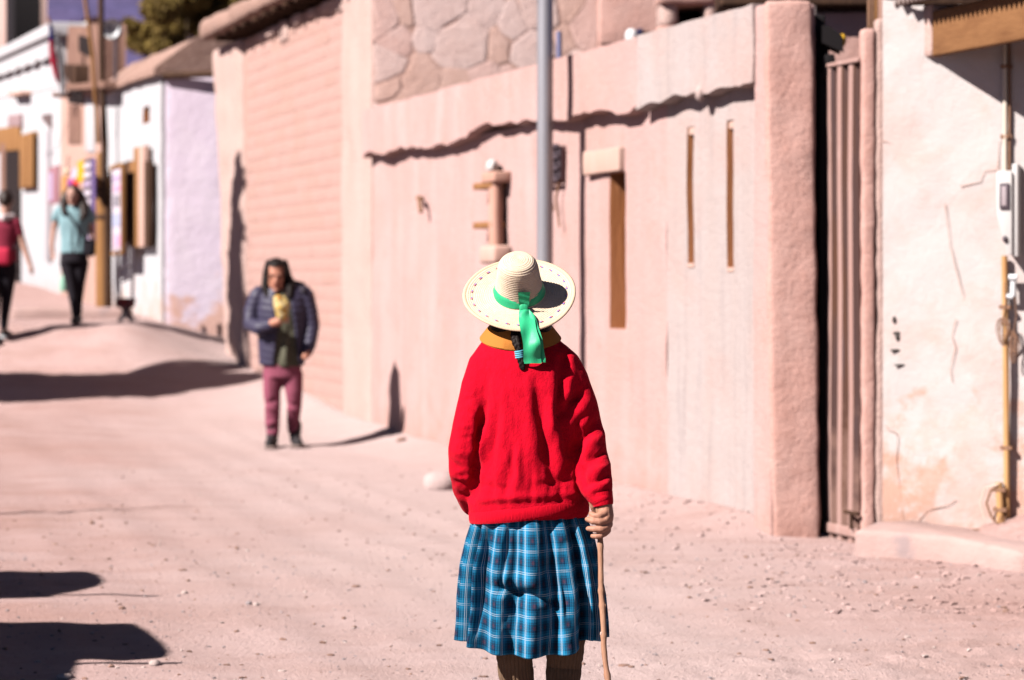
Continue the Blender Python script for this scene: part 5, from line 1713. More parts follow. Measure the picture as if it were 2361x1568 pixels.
for (x, y) in ((v(1204, 1570)[0], WY + .10), (v(1300, 1570)[0], WY - .12)):
    sV = fuse(join(limb([(x, y - .02, gw + .042), (x, y + .08, gw + .042), (x, y + .17, gw + .035)], [.036, .043, .034]), rbox(WORLD, x - .042, x + .042, gw + .002, gw + .022, -y - .2, -y + .055, .01, .04)), .007, 3)
    add('shoe', (sV[0].tolist(), sV[1]), M_darkwood, woman, auto=180)

# straw hat, tipped back
M_straw = mat('straw', (.78, .61, .45), .8, var=[((60, 60, 60), .4, .7, (.84, .69, .55), .7), ((260, 260, 260), .5, .75, (.58, .42, .24), .55)], bump=[((500, 500, 500), .0012, 2)], spec=.25)
M_strawrim = mat('straw_rim', (.76, .57, .39), .8, bump=[((400, 400, 400), .0012, 2)], spec=.25)
hatM = Matrix.Translation(Vector(v(1197, 676, .045))) @ Matrix.Rotation(math.radians(-3.0), 4, 'Y') @ Matrix.Rotation(math.radians(39), 4, 'X')
def hat_tf(VV): return [tuple(hatM @ Vector(q)) for q in VV]
prof_ = []
def run(a, b, n, amp):
    for i in range(n):
        t = i / n
        r = a[0] + (b[0] - a[0]) * t; z = a[1] + (b[1] - a[1]) * t
        nx, nz = -(b[1] - a[1]), (b[0] - a[0])
        l = math.hypot(nx, nz)
        s = amp * (abs(math.sin(i * math.pi / 4)) - .3)
        prof_.append((max(r + nx / l * s, .0004), z + nz / l * s))
keys = [(.0004, .130), (.028, .129), (.046, .124), (.0555, .113), (.0600, .097), (.0655, .055), (.0745, .009), (.080, .0005), (.105, -.003), (.140, -.004), (.160, -.001)]
for a, b in zip(keys[:-1], keys[1:]):
    n_ = max(2, int(round(math.hypot(b[0] - a[0], b[1] - a[1]) / .00155)))
    run(a, b, n_, .0017)
prof_.append(keys[-1])
under = [(.160, -.0045), (.14, -.0078), (.105, -.0068), (.08, -.003), (.0715, .008), (.062, .055), (.056, .098), (.042, .119), (.0004, .126)]
VF = lathe(prof_ + under, 128)
Vh = np.array(VF[0]); rr = np.hypot(Vh[:, 0], Vh[:, 1]); aa = np.arctan2(Vh[:, 1], Vh[:, 0])
Vh[:, 2] += np.clip((rr - .08) / .09, 0, 1) * (.005 * np.sin(aa * 2 + .6) + .003 * np.sin(aa * 3 + 2))
hat = add('straw_hat', (hat_tf(Vh), VF[1]), M_straw, woman, auto=180)
def brim_z(r, a): return -.004 + max(0, (r - .14) / .02) * .003 + min(1, max(0, (r - .08) / .09)) * (.005 * math.sin(a * 2 + .6) + .003 * math.sin(a * 3 + 2))
VF = lathe([(.1595, -.001), (.163, .0012), (.1675, .0012), (.1705, -.001), (.1705, -.0035), (.167, -.0058), (.1595, -.005)], 128)
Vh = np.array(VF[0]); aa = np.arctan2(Vh[:, 1], Vh[:, 0])
Vh[:, 2] += (.005 * np.sin(aa * 2 + .6) + .003 * np.sin(aa * 3 + 2))
add('brim_edge', (hat_tf(Vh), VF[1]), M_strawrim, hat, auto=180)
M_sblue = mat('blue_straw', (.26, .22, .62), .8); M_sred = mat('red_straw', (.68, .20, .24), .8)
for k in range(26):
    a = 2 * math.pi * (k + .3) / 26
    for s, m in ((0, M_sblue), (1, M_sred)):
        V = []
        for (da, r) in ((-.036 + .036 * s, .1432 - .0030), (.006 + .038 * s, .1432 - .0008), (.006 + .038 * s, .1432 + .0030), (-.036 + .036 * s, .1432 + .0010)):
            V.append((r * math.cos(a + da), r * math.sin(a + da), brim_z(r, a) + .0016))
        V += [(x, y, z + .0009) for x, y, z in V]
        add('stitch', (hat_tf(V), [(0, 1, 2, 3), (4, 5, 6, 7), (0, 1, 5, 4), (1, 2, 6, 5), (2, 3, 7, 6), (3, 0, 4, 7)]), m, hat, smooth=False)
M_satin = mat('green_satin', (.03, .50, .22), .5, spec=.5, sheen=.3, sheen_col=(.5, 1, .7), bump=[((60, 60, 14), .0015)])
band = []
for (r, z) in ((.0785, .0035), (.0775, .012), (.0745, .022), (.0705, .0325), (.0695, .033), (.0755, .012), (.077, .0035)):
    band.append((r, z))
VF = lathe(band, 96)
Vh = np.array(VF[0]); aa = np.arctan2(Vh[:, 1], Vh[:, 0])
Vh[:, :2] *= (1 + .012 * np.sin(Vh[:, 2] * 420 + aa * 3))[:, None]
# the band gathers where it is tied at the back
g_ = np.exp(-(((aa + math.pi / 2 - .10)) / .5) ** 2)
Vh[:, 2] = Vh[:, 2] * (1 - .45 * g_) + .0035 * g_
Vh[:, :2] *= (1 + .02 * g_)[:, None]
add('hat_band', (hat_tf(Vh), VF[1]), M_satin, hat, auto=60)
def ribbon(name, centre, widths, nrm, wav, seed, m=M_satin, nw=9):
    P_ = np.array(centre); n = 34
    T = np.linspace(0, len(P_) - 1, n)
    Q = np.stack([np.interp(T, range(len(P_)), P_[:, i]) for i in range(3)], 1)
    for _ in range(3): Q[1:-1] = (Q[:-2] + Q[2:] + 2 * Q[1:-1]) / 4
    Wd = np.interp(T, range(len(P_)), widths)
    V, Fc = [], []
    for i in range(n):
        for k in range(nw):
            s = (k / (nw - 1) - .5)
            off = wav * (math.sin(i * .55 + seed + s * 3) * .5 + .6 * math.sin(i * .23 + s * 6 + seed * 2)) * min(1, i / 4)
            V.append(tuple(Q[i] + np.array([Wd[i] * s, 0, 0]) + np.array(nrm) * (off + .0)))
    for i in range(n - 1):
        for k in range(nw - 1):
            a = i * nw + k
            Fc.append((a, a + 1, a + nw + 1, a + nw))
    m_ = len(V)
    V2 = [(q[0], q[1] + .0012, q[2]) for q in V]
    o = add(name, (V + V2, Fc + [tuple(i + m_ for i in f) for f in Fc]), m, hat, recalc=False, auto=180)
    return o
def hl(x, y, z): return tuple(hatM @ Vector((x, y, z)))
kx = .012
k0 = hl(kx, -.084, .012)
e0 = np.array(hl(kx + .006, -.130, .004)); e1 = np.array(hl(kx + .008, -.176, .004))
ribbon('ribbon_tail', [k0, tuple(np.array(hl(kx + .004, -.105, .009))), tuple(e0), tuple(e1), v(1226, 790, -.115), v(1227, 815, -.108), v(1228, 838, -.10)], [.026, .040, .047, .049, .050, .051, .053], (.15, -1, .2), .0058, .4)
ribbon('ribbon_tail', [k0, tuple(np.array(hl(kx + .014, -.105, .006))), tuple(np.array(hl(kx + .024, -.130, .002))), tuple(np.array(hl(kx + .03, -.174, .001))), v(1243, 790, -.103), v(1245, 815, -.098), v(1247, 836, -.092)], [.02, .022, .024, .024, .025, .026, .028], (.3, -1, .2), .0035, 2.1)
ribbon('ribbon_loop', [hl(kx, -.088, .010), hl(kx + .001, -.084, .026), hl(kx + .001, -.080, .046), hl(kx + .003, -.077, .066)], [.022, .030, .033, .036], (0, -1, .3), .0014, 1.0)
add('ribbon_knot', rbox(WORLD, k0[0] - .014, k0[0] + .014, k0[2] - .012, k0[2] + .014, -k0[1] - .008, -k0[1] + .009, .008, .008, .002, 60), M_satin, hat)

# hair: nape and braid
nb_ = fuse(join(ball((hc[0], hc[1] + .03, hc[2] - .045), (.066, .075, .07), 18, 12), ball(v(1168, 752, .02), (.05, .06, .035)), ball(v(1235, 752, .02), (.05, .06, .035)), ball(v(1196, 762, -.005), (.04, .04, .03))), .006, 3)
hair = add('hair', (nb_[0].tolist(), nb_[1]), M_hair, woman, auto=180)
path = np.array([v(*p) for p in [(1190, 758, -.04), (1188, 775, -.062), (1190, 788, -.072), (1194, 801, -.080), (1198, 816, -.084), (1201, 829, -.088), (1204, 845, -.090), (1205, 852, -.089)]])
T = np.linspace(0, len(path) - 1, 60)
Q = np.stack([np.interp(T, range(len(path)), path[:, i]) for i in range(3)], 1)
B = []
for s in range(3):
    ph = T * 2.9 + s * 2 * math.pi / 3
    wd = np.interp(T, [0, 2.5, 4.0, 4.4, 5, 7], [.0085, .0075, .004, .004, .0065, .004])
    q = Q + np.stack([wd * np.sin(ph), -wd * .7 * np.sin(2 * ph), np.zeros(60)], 1)
    B.append(limb(q, list(wd * .92), 9))
bV = fuse(join(*B), .0024, 2)
add('braid', (bV[0].tolist(), bV[1]), M_hair, hair, auto=180)
M_tie = mat('pale_blue_elastic', (.14, .48, .60), .7, spec=.3)
for k in range(4):
    c0 = v(1197.2 + k * .7, 810 + k * 4.4, -.081)
    P_ = [(c0[0] + .0125 * math.cos(a), c0[1] + .0125 * math.sin(a), c0[2] + .002 * math.cos(a)) for a in np.linspace(0, 2 * math.pi, 15)]
    add('hair_tie', tube(P_, .0026, 6, False), M_tie, hair)
for k, (a, b, c_) in enumerate((((1150, 752), (1138, 762), (1131, 758)), ((1252, 752), (1262, 757), (1268, 750)), ((1185, 768), (1178, 782), (1168, 770)))):
    add('hair_strand', tube([v(*a, -.02), v(*b, -.03), v(*c_, -.035)], .0008, 4), M_hair, hair)

# walking stick
M_stick = mat('peeled_stick', (.44, .235, .15), .75, var=[((30, 30, 8), .42, .66, (.36, .17, .10), .8), ((60, 60, 30), .6, .75, (.56, .36, .25), .6)], bump=[((120, 120, 40), .002)], spec=.25)
sx = [(1378.5, 1159, -0.126), (1381, 1190, -0.126), (1384, 1238, -0.126), (1385, 1290, -0.143), (1385.5, 1330, -0.157), (1386, 1365, -0.1675), (1389.5, 1405, -0.1815), (1392, 1450, -0.197), (1392, 1490, -0.21), (1396, 1530, -0.223), (1403, 1575, -0.2385), (1408, 1640, -0.26), (1412, 1750, -0.293)]
P_ = np.array([v(*p) for p in sx]); P_[-1][2] = gw - .005
n = 90
T = np.linspace(0, len(P_) - 1, n)
Q = np.stack([np.interp(T, range(len(P_)), P_[:, i]) for i in range(3)], 1)
for _ in range(4): Q[1:-1] = (Q[:-2] + Q[2:] + 2 * Q[1:-1]) / 4
rad = .0086 + .0012 * fbm(np.c_[T * 1.3, T * 0, T * 0], 3, 5)
for kn in (2.4, 4.9, 5.8, 7.4, 9.6): rad = rad + .0022 * np.exp(-((T - kn) / .16) ** 2)
stick = thing('walking_stick', 'knotty peeled wooden walking stick in the hand of the woman in red', 'walking stick', (Q[-1][0], Q[-1][1], gw))
add('shaft', tube(Q, rad, 14), M_stick, stick, auto=60)
add('cut_top', tube([Q[0] + np.array([0, 0, -.001]), Q[0] + np.array([.002, 0, .004])], [.0088, .0075], 12), M_paleboard, stick)
for kn, sgn in ((5.8, 1), (7.4, -1), (10.6, 1)):
    i = int(kn / (len(P_) - 1) * (n - 1))
    add('knot', ball(Q[i] + np.array([.007 * sgn, -.004, 0]), (.0045, .004, .007), 9, 7), M_paleboard if sgn < 0 else M_stick, stick)

# ------------------------------------------------------------------ a head with a face; look = the way it faces (unit y sign), drop = how far it is bowed
def head_mesh(c, h, face, drop=0.0, yaw=0.0, voxel=.007):
    """c centre, h height of the head; face -1 looks at the camera, +1 away"""
    k = h / .23
    parts = [ball((0, 0, .02 * k), (.075 * k, .092 * k, .105 * k), 20, 14), ball((0, -.025 * k, -.05 * k), (.056 * k, .062 * k, .065 * k), 18, 12),
             limb([(0, -.088 * k, .022 * k), (0, -.104 * k, -.012 * k)], [.011 * k, .015 * k]), ball((-.012 * k, -.094 * k, -.016 * k), .010 * k), ball((.012 * k, -.094 * k, -.016 * k), .010 * k),
             limb([(-.034 * k, -.082 * k, .036 * k), (.034 * k, -.082 * k, .036 * k)], [.011 * k, .011 * k]),
             limb([(-.018 * k, -.086 * k, -.046 * k), (.018 * k, -.086 * k, -.046 * k)], [.008 * k, .008 * k]),
             ball((0, -.078 * k, -.088 * k), (.022 * k, .018 * k, .018 * k)),
             ball((-.078 * k, .005 * k, .0), (.012 * k, .022 * k, .032 * k)), ball((.078 * k, .005 * k, .0), (.012 * k, .022 * k, .032 * k))]
    V, Fc, N = fuse(join(*parts), voxel * k, 2)
    for sx in (-1, 1):
        d = np.linalg.norm((V - np.array([sx * .031 * k, -.088 * k, .016 * k])) / np.array([.017, .02, .010]) / k, axis=1)
        V = V + np.array([0, 1, 0])[None] * (.010 * k * np.exp(-d ** 2))[:, None]
    M_ = Matrix.Translation(Vector(c)) @ Matrix.Rotation(yaw + (math.pi if face > 0 else 0), 4, 'Z') @ Matrix.Rotation(drop, 4, 'X')
    return M_, [tuple(M_ @ Vector(q)) for q in V], Fc
def add_face(parent_, M_, k, m_eye, m_lip, m_brow):
    tf = lambda VF: ([tuple(M_ @ Vector(q)) for q in VF[0]], VF[1])
    for sx in (-1, 1):
        add('eye', tf(ball((sx * .031 * k, -.079 * k, .016 * k), (.013 * k, .007 * k, .005 * k), 10, 7)), m_eye, parent_)
        add('eyebrow', tf(limb([(sx * .018 * k, -.094 * k, .036 * k), (sx * .046 * k, -.086 * k, .037 * k)], [.004 * k, .003 * k], 7)), m_brow, parent_)
    add('lips', tf(limb([(-.02 * k, -.090 * k, -.046 * k), (0, -.096 * k, -.046 * k), (.02 * k, -.090 * k, -.046 * k)], [.003 * k, .006 * k, .003 * k], 8)), m_lip, parent_)
M_eye = mat('dark_eye', (.03, .015, .01), .3); M_lip = mat('lip', (.30, .07, .06), .5)

# ------------------------------------------------------------------ the man eating by the wall
gx, gy, g0 = ground_hit(655, 1031)
MYv = View(gy); v2 = MYv
man = thing('person', 'long haired man in a dark blue puffer jacket eating from a yellow paper bag', 'person', (gx, gy, g0))
def zed(x, y): return (518.8 + x * .3198, 564.9 + y * .3198)
hcm = v2(637, 636, -.05)
Mh, hV, hF = head_mesh(hcm, v2.r(70), -1, .32, .06, .007)
body = join(loft([v2.ring(870, 620, 684, .08), v2.ring(800, 614, 688, .09), v2.ring(720, 608, 696, .10), v2.ring(680, 604, 704, .10), v2.ring(662, 622, 682, .07)]),
            limb([(hcm[0], gy - .01, hcm[2] - .04), v2(648, 690, .0)], [.058, .06]),
            v2.limb([(595, 680, .0, 17), (576, 745, -.03, 14), (610, 752, -.18, 11), (640, 741, -.24, 9)]),
            v2.limb([(708, 680, .0, 17), (724, 745, .0, 14), (714, 805, -.06, 11), (704, 822, -.1, 9)]),
            v2.limb([(632, 850, .0, 17), (628, 925, -.01, 10), (629, 1000, .0, 8), (629, 1018, .0, 7)]),
            v2.limb([(673, 850, .0, 17), (679, 925, -.005, 10), (677, 985, .11, 8), (678, 1005, .13, 7)]))
bV, bF, _ = fuse(body, .014, 3)
def fingers(v_, base, tips, r):
    return join(*[v_.limb([(base[0] + (i - 1.5) * 2.2, base[1], base[2], r), ((base[0] + t[0]) / 2, (base[1] + t[1]) / 2 - 1.5, (base[2] + t[2]) / 2 - .015, r * .9), (t[0], t[1], t[2], r * .75)], 9) for i, t in enumerate(tips)])
hand1 = join(v2.limb([(626, 746, -.24, 9), (640, 742, -.27, 10), (648, 738, -.28, 8)]),
             fingers(v2, (648, 738, -.29), [(660, 726, -.31), (664, 731, -.31), (665, 737, -.31), (663, 743, -.30)], 3.4), v2.limb([(642, 734, -.28, 4), (646, 724, -.31, 3.6), (650, 716, -.32, 3)], 9))
h1V, h1F, _ = fuse(hand1, .006, 2)
n1 = len(bV); n2 = n1 + len(hV)
add('body', (np.vstack([bV, np.array(hV), h1V]).tolist(), list(bF) + [tuple(i + n1 for i in f) for f in hF] + [tuple(i + n2 for i in f) for f in h1F]), M_skin2, man, auto=180)
add_face(man, Mh, v2.r(70) / .23, M_eye, M_lip, M_hair)
# jacket: quilted, open at the front over an olive shirt
M_puff = mat('navy_quilt', (.055, .047, .088), .5, var=[(14, .4, .7, (.04, .034, .066), .6)], spec=.35, sheen=.12, sheen_col=(.6, .6, 1), bump=[(45, .0015)])
def quilt(V, N, step, amp, ctr):
    ph = (V[:, 2] + .02 * np.sin(V[:, 0] * 9)) / step
    return V + N * (amp * (np.abs(np.sin(ph * math.pi)) ** .5 - .6))[:, None]
jk = join(loft([v2.ring(842, 598, 702, .145), v2.ring(815, 596, 704, .155), v2.ring(770, 594, 708, .16), v2.ring(715, 590, 714, .16), v2.ring(685, 592, 712, .14), v2.ring(668, 604, 706, .11), v2.ring(656, 618, 694, .085)], 32))
sl1 = v2.limb([(596, 680, .0, 21), (582, 718, -.0, 20), (579, 748, -.05, 19), (600, 757, -.16, 17), (628, 748, -.23, 12)], 16)
sl2 = v2.limb([(702, 680, .0, 22), (713, 718, .0, 20), (719, 755, -.01, 18), (714, 795, -.05, 15), (709, 812, -.07, 12)], 16)
jV, jF, jN = fuse(jk, .011, 4)
jV = quilt(jV, jN, v2.r(15.5), .007, None)
# cut the front open: drop the faces inside the opening
px = CX + F * jV[:, 0] / jV[:, 1]; py = HY - F * (jV[:, 2] - CH) / jV[:, 1]
xl = np.interp(py, [650, 690, 760, 842, 860], [636, 630, 637, 628, 626]); xr = np.interp(py, [650, 690, 760, 842, 860], [664, 672, 684, 692, 694])
inside = (px > xl) & (px < xr) & (jV[:, 1] < gy)
keep = [f for f in jF if not all(inside[i] for i in f)]
# turn the edge inward so the opening has thickness
jk_o = add('jacket', (jV.tolist(), keep), M_puff, man, auto=180, recalc=False)
so_ = jk_o.modifiers.new('thickness', 'SOLIDIFY'); so_.thickness = .03; so_.offset = -1
for sl in (sl1, sl2):
    sV, sF, sN = fuse(sl, .010, 3)
    sV = quilt(sV, sN, v2.r(14), .0065, None)
    add('sleeve', (sV.tolist(), sF), M_puff, jk_o, auto=180)
hd = fuse(join(v2.limb([(612, 668, .0, 13), (640, 662, .09, 15), (672, 660, .08, 16), (694, 664, .02, 15), (700, 672, -.06, 10)])), .011, 3)
add('hood', (hd[0].tolist(), hd[1]), mat('black_hood', (.03, .022, .035), .7, spec=.3), jk_o, auto=180)
M_olv = mat('olive_cotton', (.10, .095, .065), .9, var=[(12, .4, .7, (.15, .14, .10), .6)], bump=[(30, .003)])
sV, sF, sN = fuse(loft([v2.ring(846, 620, 694, .118, -.02), v2.ring(820, 614, 694, .128, -.02), v2.ring(760, 612, 696, .13), v2.ring(700, 612, 696, .125), v2.ring(668, 624, 680, .085)]), .011, 3)
sV = crease(sV, sN, [(650, 770, 640, 845, 6, -.02), (668, 760, 676, 850, 6, -.02), (660, 780, 658, 850, 6, .014), (640, 790, 690, 800, 6, -.012)])
add('shirt', (sV.tolist(), sF), M_olv, man, auto=180)
M_maroon = mat('maroon_trousers', (.32, .085, .135), .9, var=[(9, .4, .7, (.26, .065, .10), .6)], bump=[(25, .0025)])
tr_ = join(loft([v2.ring(870, 608, 694, .12), v2.ring(840, 606, 696, .125), v2.ring(820, 612, 692, .12)]),
           v2.limb([(631, 862, .0, 25), (627, 905, -.01, 20), (629, 935, -.015, 18), (628, 975, .0, 17), (629, 1000, .0, 15)]),
           v2.limb([(674, 862, .0, 25), (678, 905, -.02, 20), (679, 935, .0, 17), (676, 970, .09, 15), (676, 992, .13, 14)]))
tV, tF, tN = fuse(tr_, .011, 3)
tV = crease(tV, tN, [(612, 930, 645, 920, 5, -.014), (614, 940, 642, 946, 5, .01), (612, 990, 644, 984, 5, -.014), (612, 978, 644, 972, 5, .01), (662, 930, 694, 940, 5, -.014), (662, 944, 692, 950, 5, .01), (662, 985, 690, 978, 5, -.014), (620, 870, 616, 960, 6, .01)])
add('trousers', (tV.tolist(), tF), M_maroon, man, auto=180)
M_boot = mat('black_boot', (.028, .022, .024), .6, spec=.4); M_sole = mat('pale_sole', (.30, .22, .20), .8)
for (x, y, dy, up) in ((628, 1034, .0, 0), (680, 1027, .13, 0)):
    c = v2(x, y, dy); zf = float(gz(np.array([c[0]]), np.array([c[1]]))[0])
    sx = .05 if x > 650 else -.01
    q = fuse(join(limb([(v2(x, 990)[0], gy + dy, zf + .19), (c[0], gy + dy, zf + .09)], [.05, .052]), limb([(c[0], gy + dy + .03, zf + .055), (c[0] + sx * .5, gy + dy - .1, zf + .05), (c[0] + sx, gy + dy - .19, zf + .038)], [.05, .048, .037])), .010, 3)
    b_ = add('boot', (q[0].tolist(), q[1]), M_boot, man, auto=180)
    add('sole', rbox(WORLD, c[0] - .046 + sx * .4, c[0] + .046 + sx * .6, zf - .004, zf + .022, -gy - dy - .08, -gy - dy + .24, .012, .05), M_sole, b_)
# hair: long, parted, falling on both shoulders
kh = v2.r(70) / .23
tfh = lambda VF: ([tuple(Mh @ Vector(q)) for q in VF[0]], VF[1])
hp = join(tfh(ball((0, .008 * kh, .034 * kh), (.087 * kh, .107 * kh, .104 * kh), 20, 14)),
          v2.limb([(619, 606, -.01, 8), (613, 632, -.03, 8), (611, 662, -.06, 9), (616, 684, -.1, 6)]), v2.limb([(616, 640, .03, 10), (613, 668, .0, 10)]), v2.limb([(657, 606, -.01, 8), (663, 634, -.03, 9), (670, 660, -.07, 12), (668, 684, -.12, 8)]), v2.limb([(662, 640, .03, 12), (678, 668, .0, 12)]),
          v2.limb([(640, 632, .06, 16), (640, 665, .1, 18)]))
hV_, hF_, hN_ = fuse(hp, .009, 2)
# uncover the face
loc = np.array([Mh.inverted() @ Vector(q) for q in hV_]) / kh
keepv = ~((loc[:, 1] < -.02) & (np.abs(loc[:, 0]) < .062) & (loc[:, 2] < .100) & (loc[:, 2] > -.14))
hF_ = [f for f in hF_ if any(keepv[i] for i in f)]
add('hair', (hV_.tolist(), hF_), M_hair, man, auto=180, recalc=False)
# paper bag of food held at the chest
M_bag = mat('yellow_paper', (.70, .45, .10), .7, var=[(25, .42, .62, (.76, .66, .42), .9)], bump=[(40, .012)])
q = fuse(join(v2.limb([(640, 690, -.33, 10), (647, 706, -.33, 15), (650, 726, -.31, 14)]), v2.limb([(655, 690, -.32, 7), (658, 706, -.32, 11)])), .008, 2)
qV = q[0] + q[2] * (.007 * fbm(q[0] * 22, 2, 4))[:, None]
sn = thing('paper_bag', 'crumpled yellow paper bag of food in the hand of the man', 'food', v2(648, 730, -.31))
add('paper', (qV.tolist(), q[1]), M_bag, sn, auto=25)
add('pastry', ball(v2(643, 688, -.34), (v2.r(9), .03, v2.r(7)), 12, 8), mat('pastry', (.62, .30, .07), .8, bump=[(60, .006)]), sn)

# ------------------------------------------------------------------ woman in a teal shirt
gx, gy, g0 = ground_hit(175, 748)
v3 = View(gy)
lady = thing('person', 'long haired woman in a pale teal shirt and black trousers walking down the street', 'person', (gx, gy, g0))
hcl = v3(168, 452, -.06)
Mh, hV, hF = head_mesh(hcl, v3.r(44), -1, .3, -.1, .009)
sk_ = join(loft([v3.ring(600, 139, 203, .11), v3.ring(555, 142, 200, .09), v3.ring(510, 138, 202, .10), v3.ring(486, 134, 204, .085), v3.ring(476, 150, 188, .06)]), limb([(hcl[0], gy - .02, hcl[2] - .05), v3(170, 490, 0)], [.05, .055]),
           v3.limb([(134, 490, .0, 9), (124, 530, .02, 7), (120, 565, -.04, 5.5), (122, 582, -.06, 5)]), v3.limb([(206, 490, .0, 9), (212, 530, .03, 7), (212, 560, -.03, 5.5), (208, 578, -.06, 5)]),
           v3.limb([(157, 590, .0, 12), (163, 650, -.02, 9), (172, 715, -.05, 6), (174, 738, -.05, 5)]), v3.limb([(186, 590, .0, 12), (183, 650, .04, 9), (180, 712, .08, 6), (181, 732, .08, 5)]))
bV, bF, _ = fuse(sk_, .013, 3)
hnd = join(*[join(v3.limb([(x, y, d, 4.6), (x + .5, y + 9, d - .01, 4.2)], 9), *[v3.limb([(x - 3 + i * 2, y + 9, d - .01, 1.5), (x - 3 + i * 2, y + 15, d - .03, 1.4), (x - 2.5 + i * 2, y + 18 - abs(i - 1.3), d - .045, 1.1)], 7) for i in range(4)], v3.limb([(x + 3, y + 4, d - .02, 1.7), (x + 5.5, y + 10, d - .04, 1.3)], 7)) for x, y, d in ((122, 582, -.06), (208, 578, -.06))])
h2V, h2F, _ = fuse(hnd, .006, 1)
n1 = len(bV); n2 = n1 + len(hV)
add('body', (np.vstack([bV, np.array(hV), h2V]).tolist(), list(bF) + [tuple(i + n1 for i in f) for f in hF] + [tuple(i + n2 for i in f) for f in h2F]), M_skin3, lady, auto=180)
add_face(lady, Mh, v3.r(44) / .23, M_eye, M_lip, M_hair)
tfh = lambda VF: ([tuple(Mh @ Vector(q)) for q in VF[0]], VF[1])
kh = v3.r(44) / .23
hp = join(tfh(ball((0, .026 * kh, .034 * kh), (.09 * kh, .10 * kh, .108 * kh), 18, 12)), v3.limb([(152, 445, -.02, 8), (146, 470, -.05, 9), (148, 492, -.1, 6)]), v3.limb([(184, 445, -.02, 9), (192, 470, -.04, 12), (194, 496, -.1, 9), (186, 506, -.12, 5)]), v3.limb([(168, 440, .05, 15), (170, 490, .09, 16)])  )
hV_, hF_, _ = fuse(hp, .010, 2)
loc = np.array([Mh.inverted() @ Vector(q) for q in hV_]) / kh
keepv = ~((loc[:, 1] < -.02) & (np.abs(loc[:, 0]) < .055) & (loc[:, 2] < .068) & (loc[:, 2] > -.13))
add('hair', (hV_.tolist(), [f for f in hF_ if any(keepv[i] for i in f)]), M_brownhair, lady, auto=180, recalc=False)
M_teal = mat('pale_teal_cotton', (.27, .43, .47), .85, var=[(9, .4, .7, (.22, .36, .40), .6)], bump=[(25, .003)])
q = fuse(join(loft([v3.ring(584, 139, 204, .125), v3.ring(550, 140, 202, .115), v3.ring(510, 135, 206, .12), v3.ring(486, 131, 208, .10), v3.ring(474, 148, 190, .07)]), v3.limb([(137, 486, .0, 12), (128, 504, .01, 11)]), v3.limb([(203, 486, .0, 12), (211, 506, .01, 11)])), .011, 3)
qV = crease(q[0], q[2], [(150, 520, 158, 580, 5, -.014), (170, 530, 168, 584, 5, -.014), (188, 520, 182, 580, 5, -.014), (160, 540, 164, 580, 5, .01)])
add('shirt', (qV.tolist(), q[1]), M_teal, lady, auto=180)
M_blk = mat('black_denim', (.016, .012, .018), .85, bump=[(25, .003)])
q = fuse(join(loft([v3.ring(606, 138, 204, .125), v3.ring(585, 140, 202, .122), v3.ring(570, 143, 200, .11)]), v3.limb([(155, 604, .0, 18), (163, 650, -.02, 14), (171, 700, -.05, 10), (174, 728, -.05, 8.5)]), v3.limb([(188, 604, .0, 18), (183, 650, .04, 14), (180, 700, .08, 10), (181, 722, .08, 8.5)])), .012, 3)
add('trousers', (q[0].tolist(), q[1]), M_blk, lady, auto=180)
for (x, dy) in ((174, -.05), (181, .08)):
    c = v3(x, 740, dy); zf = float(gz(np.array([c[0]]), np.array([c[1]]))[0])
    q = fuse(limb([(c[0], c[1] + .03, zf + .05), (c[0], c[1] - .1, zf + .045), (c[0] + .01, c[1] - .17, zf + .035)], [.048, .045, .035]), .01, 2)
    add('shoe', (q[0].tolist(), q[1]), M_boot, lady, auto=180)
bag = thing('shoulder_bag', 'small black bag on a thin strap at the hip of the woman in teal', 'bag', v3(206, 575, -.08))
add('pouch', rbox(WORLD, v3(196, 0)[0], v3(222, 0)[0], v3(0, 590)[2], v3(0, 552)[2], -gy + .02, -gy + .12, .03, .05, .006), M_blk, bag)
add('strap', tube([v3(148, 482, -.12), v3(172, 515, -.145), v3(192, 545, -.15), v3(202, 560, -.11)], .012, 7), M_blk, bag)

# ------------------------------------------------------------------ walker in a red shirt at the edge
gx, gy, g0 = ground_hit(9, 780)
v4 = View(gy)
red = thing('person', 'walker seen from behind in a dark red shirt and black trousers', 'person', (gx, gy, g0))
hcr = v4(14, 464, .0)
Mh, hV, hF = head_mesh(hcr, v4.r(46), 1, .1, .0, .010)
sk_ = join(loft([v4.ring(610, -32, 36, .11), v4.ring(560, -28, 34, .095), v4.ring(525, -36, 42, .10), v4.ring(506, -34, 42, .085), v4.ring(494, -8, 26, .06)]), limb([(hcr[0], gy, hcr[2] - .05), v4(8, 510, 0)], [.055, .06]),
           v4.limb([(38, 516, .0, 10), (52, 560, .0, 8), (64, 595, -.03, 6), (70, 612, -.04, 5.5)]), v4.limb([(-36, 516, .0, 10), (-46, 560, .0, 8), (-44, 600, .05, 6)]),
           v4.limb([(-16, 610, .0, 17), (-12, 680, -.1, 12), (-14, 750, -.18, 8)]), v4.limb([(20, 610, .0, 17), (16, 680, .04, 12), (10, 745, .0, 8), (9, 765, .0, 7)]))
bV, bF, _ = fuse(sk_, .013, 3)
hnd = join(v4.limb([(70, 612, -.04, 5), (73, 622, -.05, 4.6)], 9), *[v4.limb([(70 + i * 2, 622, -.05, 1.6), (71 + i * 2, 629, -.06, 1.4), (71 + i * 2, 633 - abs(i - 1.3), -.055, 1.1)], 7) for i in range(4)], v4.limb([(69, 618, -.06, 1.8), (66, 626, -.08, 1.3)], 7))
h2V, h2F, _ = fuse(hnd, .006, 1)
n1 = len(bV); n2 = n1 + len(hV)
add('body', (np.vstack([bV, np.array(hV), h2V]).tolist(), list(bF) + [tuple(i + n1 for i in f) for f in hF] + [tuple(i + n2 for i in f) for f in h2F]), M_skin3, red, auto=180)
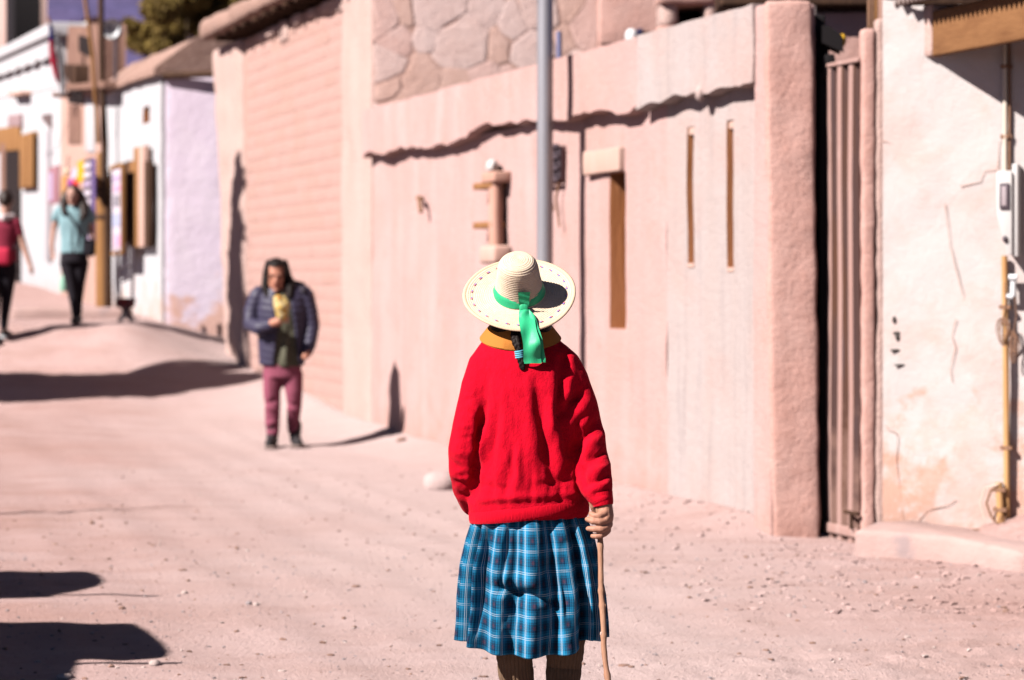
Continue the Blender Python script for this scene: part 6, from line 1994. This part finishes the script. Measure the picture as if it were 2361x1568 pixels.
add_face(red, Mh, v4.r(46) / .23, M_eye, M_lip, M_hair)
tfh = lambda VF: ([tuple(Mh @ Vector(q)) for q in VF[0]], VF[1])
kh = v4.r(46) / .23
q = fuse(join(tfh(ball((0, .03 * kh, .034 * kh), (.088 * kh, .092 * kh, .10 * kh), 18, 12)), tfh(ball((0, .10 * kh, -.01 * kh), (.04 * kh, .04 * kh, .045 * kh), 12, 8))), .010, 2)
add('hair', (q[0].tolist(), q[1]), M_brownhair, red, auto=180)
M_crim = mat('dark_red_cotton', (.32, .035, .07), .9, bump=[(25, .003)])
q = fuse(join(loft([v4.ring(604, -33, 40, .125), v4.ring(560, -30, 38, .115), v4.ring(525, -38, 44, .12), v4.ring(508, -36, 44, .10), v4.ring(498, -12, 28, .07)]), v4.limb([(36, 514, .0, 13), (44, 540, .0, 11)]), v4.limb([(-34, 514, .0, 13), (-42, 540, .0, 11)])), .011, 3)
add('shirt', (q[0].tolist(), q[1]), M_crim, red, auto=180)
q = fuse(join(loft([v4.ring(626, -30, 38, .128), v4.ring(600, -29, 37, .12)]), v4.limb([(-16, 620, .0, 20), (-12, 680, -.1, 14), (-14, 745, -.18, 10)]), v4.limb([(20, 620, .0, 20), (16, 680, .04, 14), (10, 735, .0, 10), (9, 756, .0, 9)])), .012, 3)
add('trousers', (q[0].tolist(), q[1]), M_blk, red, auto=180)
q = fuse(v4.limb([(-10, 500, .02, 10), (10, 503, -.1, 9), (30, 502, .0, 10)]), .010, 2)
add('scarf', (q[0].tolist(), q[1]), mat('pale_scarf', (.66, .55, .56), .9), red, auto=180)
for (x, dy) in ((9, .0), (-14, -.18)):
    c = v4(x, 770, dy); zf = float(gz(np.array([c[0]]), np.array([c[1]]))[0])
    q = fuse(limb([(c[0], c[1] - .03, zf + .05), (c[0] + .02, c[1] + .1, zf + .045), (c[0] + .03, c[1] + .17, zf + .035)], [.05, .047, .036]), .01, 2)
    s_ = add('shoe', (q[0].tolist(), q[1]), M_boot, red, auto=180)
    add('heel', rbox(WORLD, c[0] - .05, c[0] + .05, zf - .01, zf + .03, -c[1] - .05, -c[1] + .08, .01, .05), M_paint_white, s_)
hb = thing('waist_bag', 'bright red waist bag at the hip of the walker in dark red', 'bag', v4(10, 606, -.14))
add('pouch', rbox(WORLD, v4(-30, 0)[0], v4(30, 0)[0], v4(0, 612)[2], v4(0, 572)[2], -gy + .09, -gy + .19, .04, .05, .006), mat('bright_red_cloth', (.62, .03, .08), .7), hb)
add('strap', tube([v4(30, 575, -.1), v4(40, 560, -.03), v4(36, 545, .05)], .012, 7), mat('dark_strap', (.05, .02, .03), .8), hb)
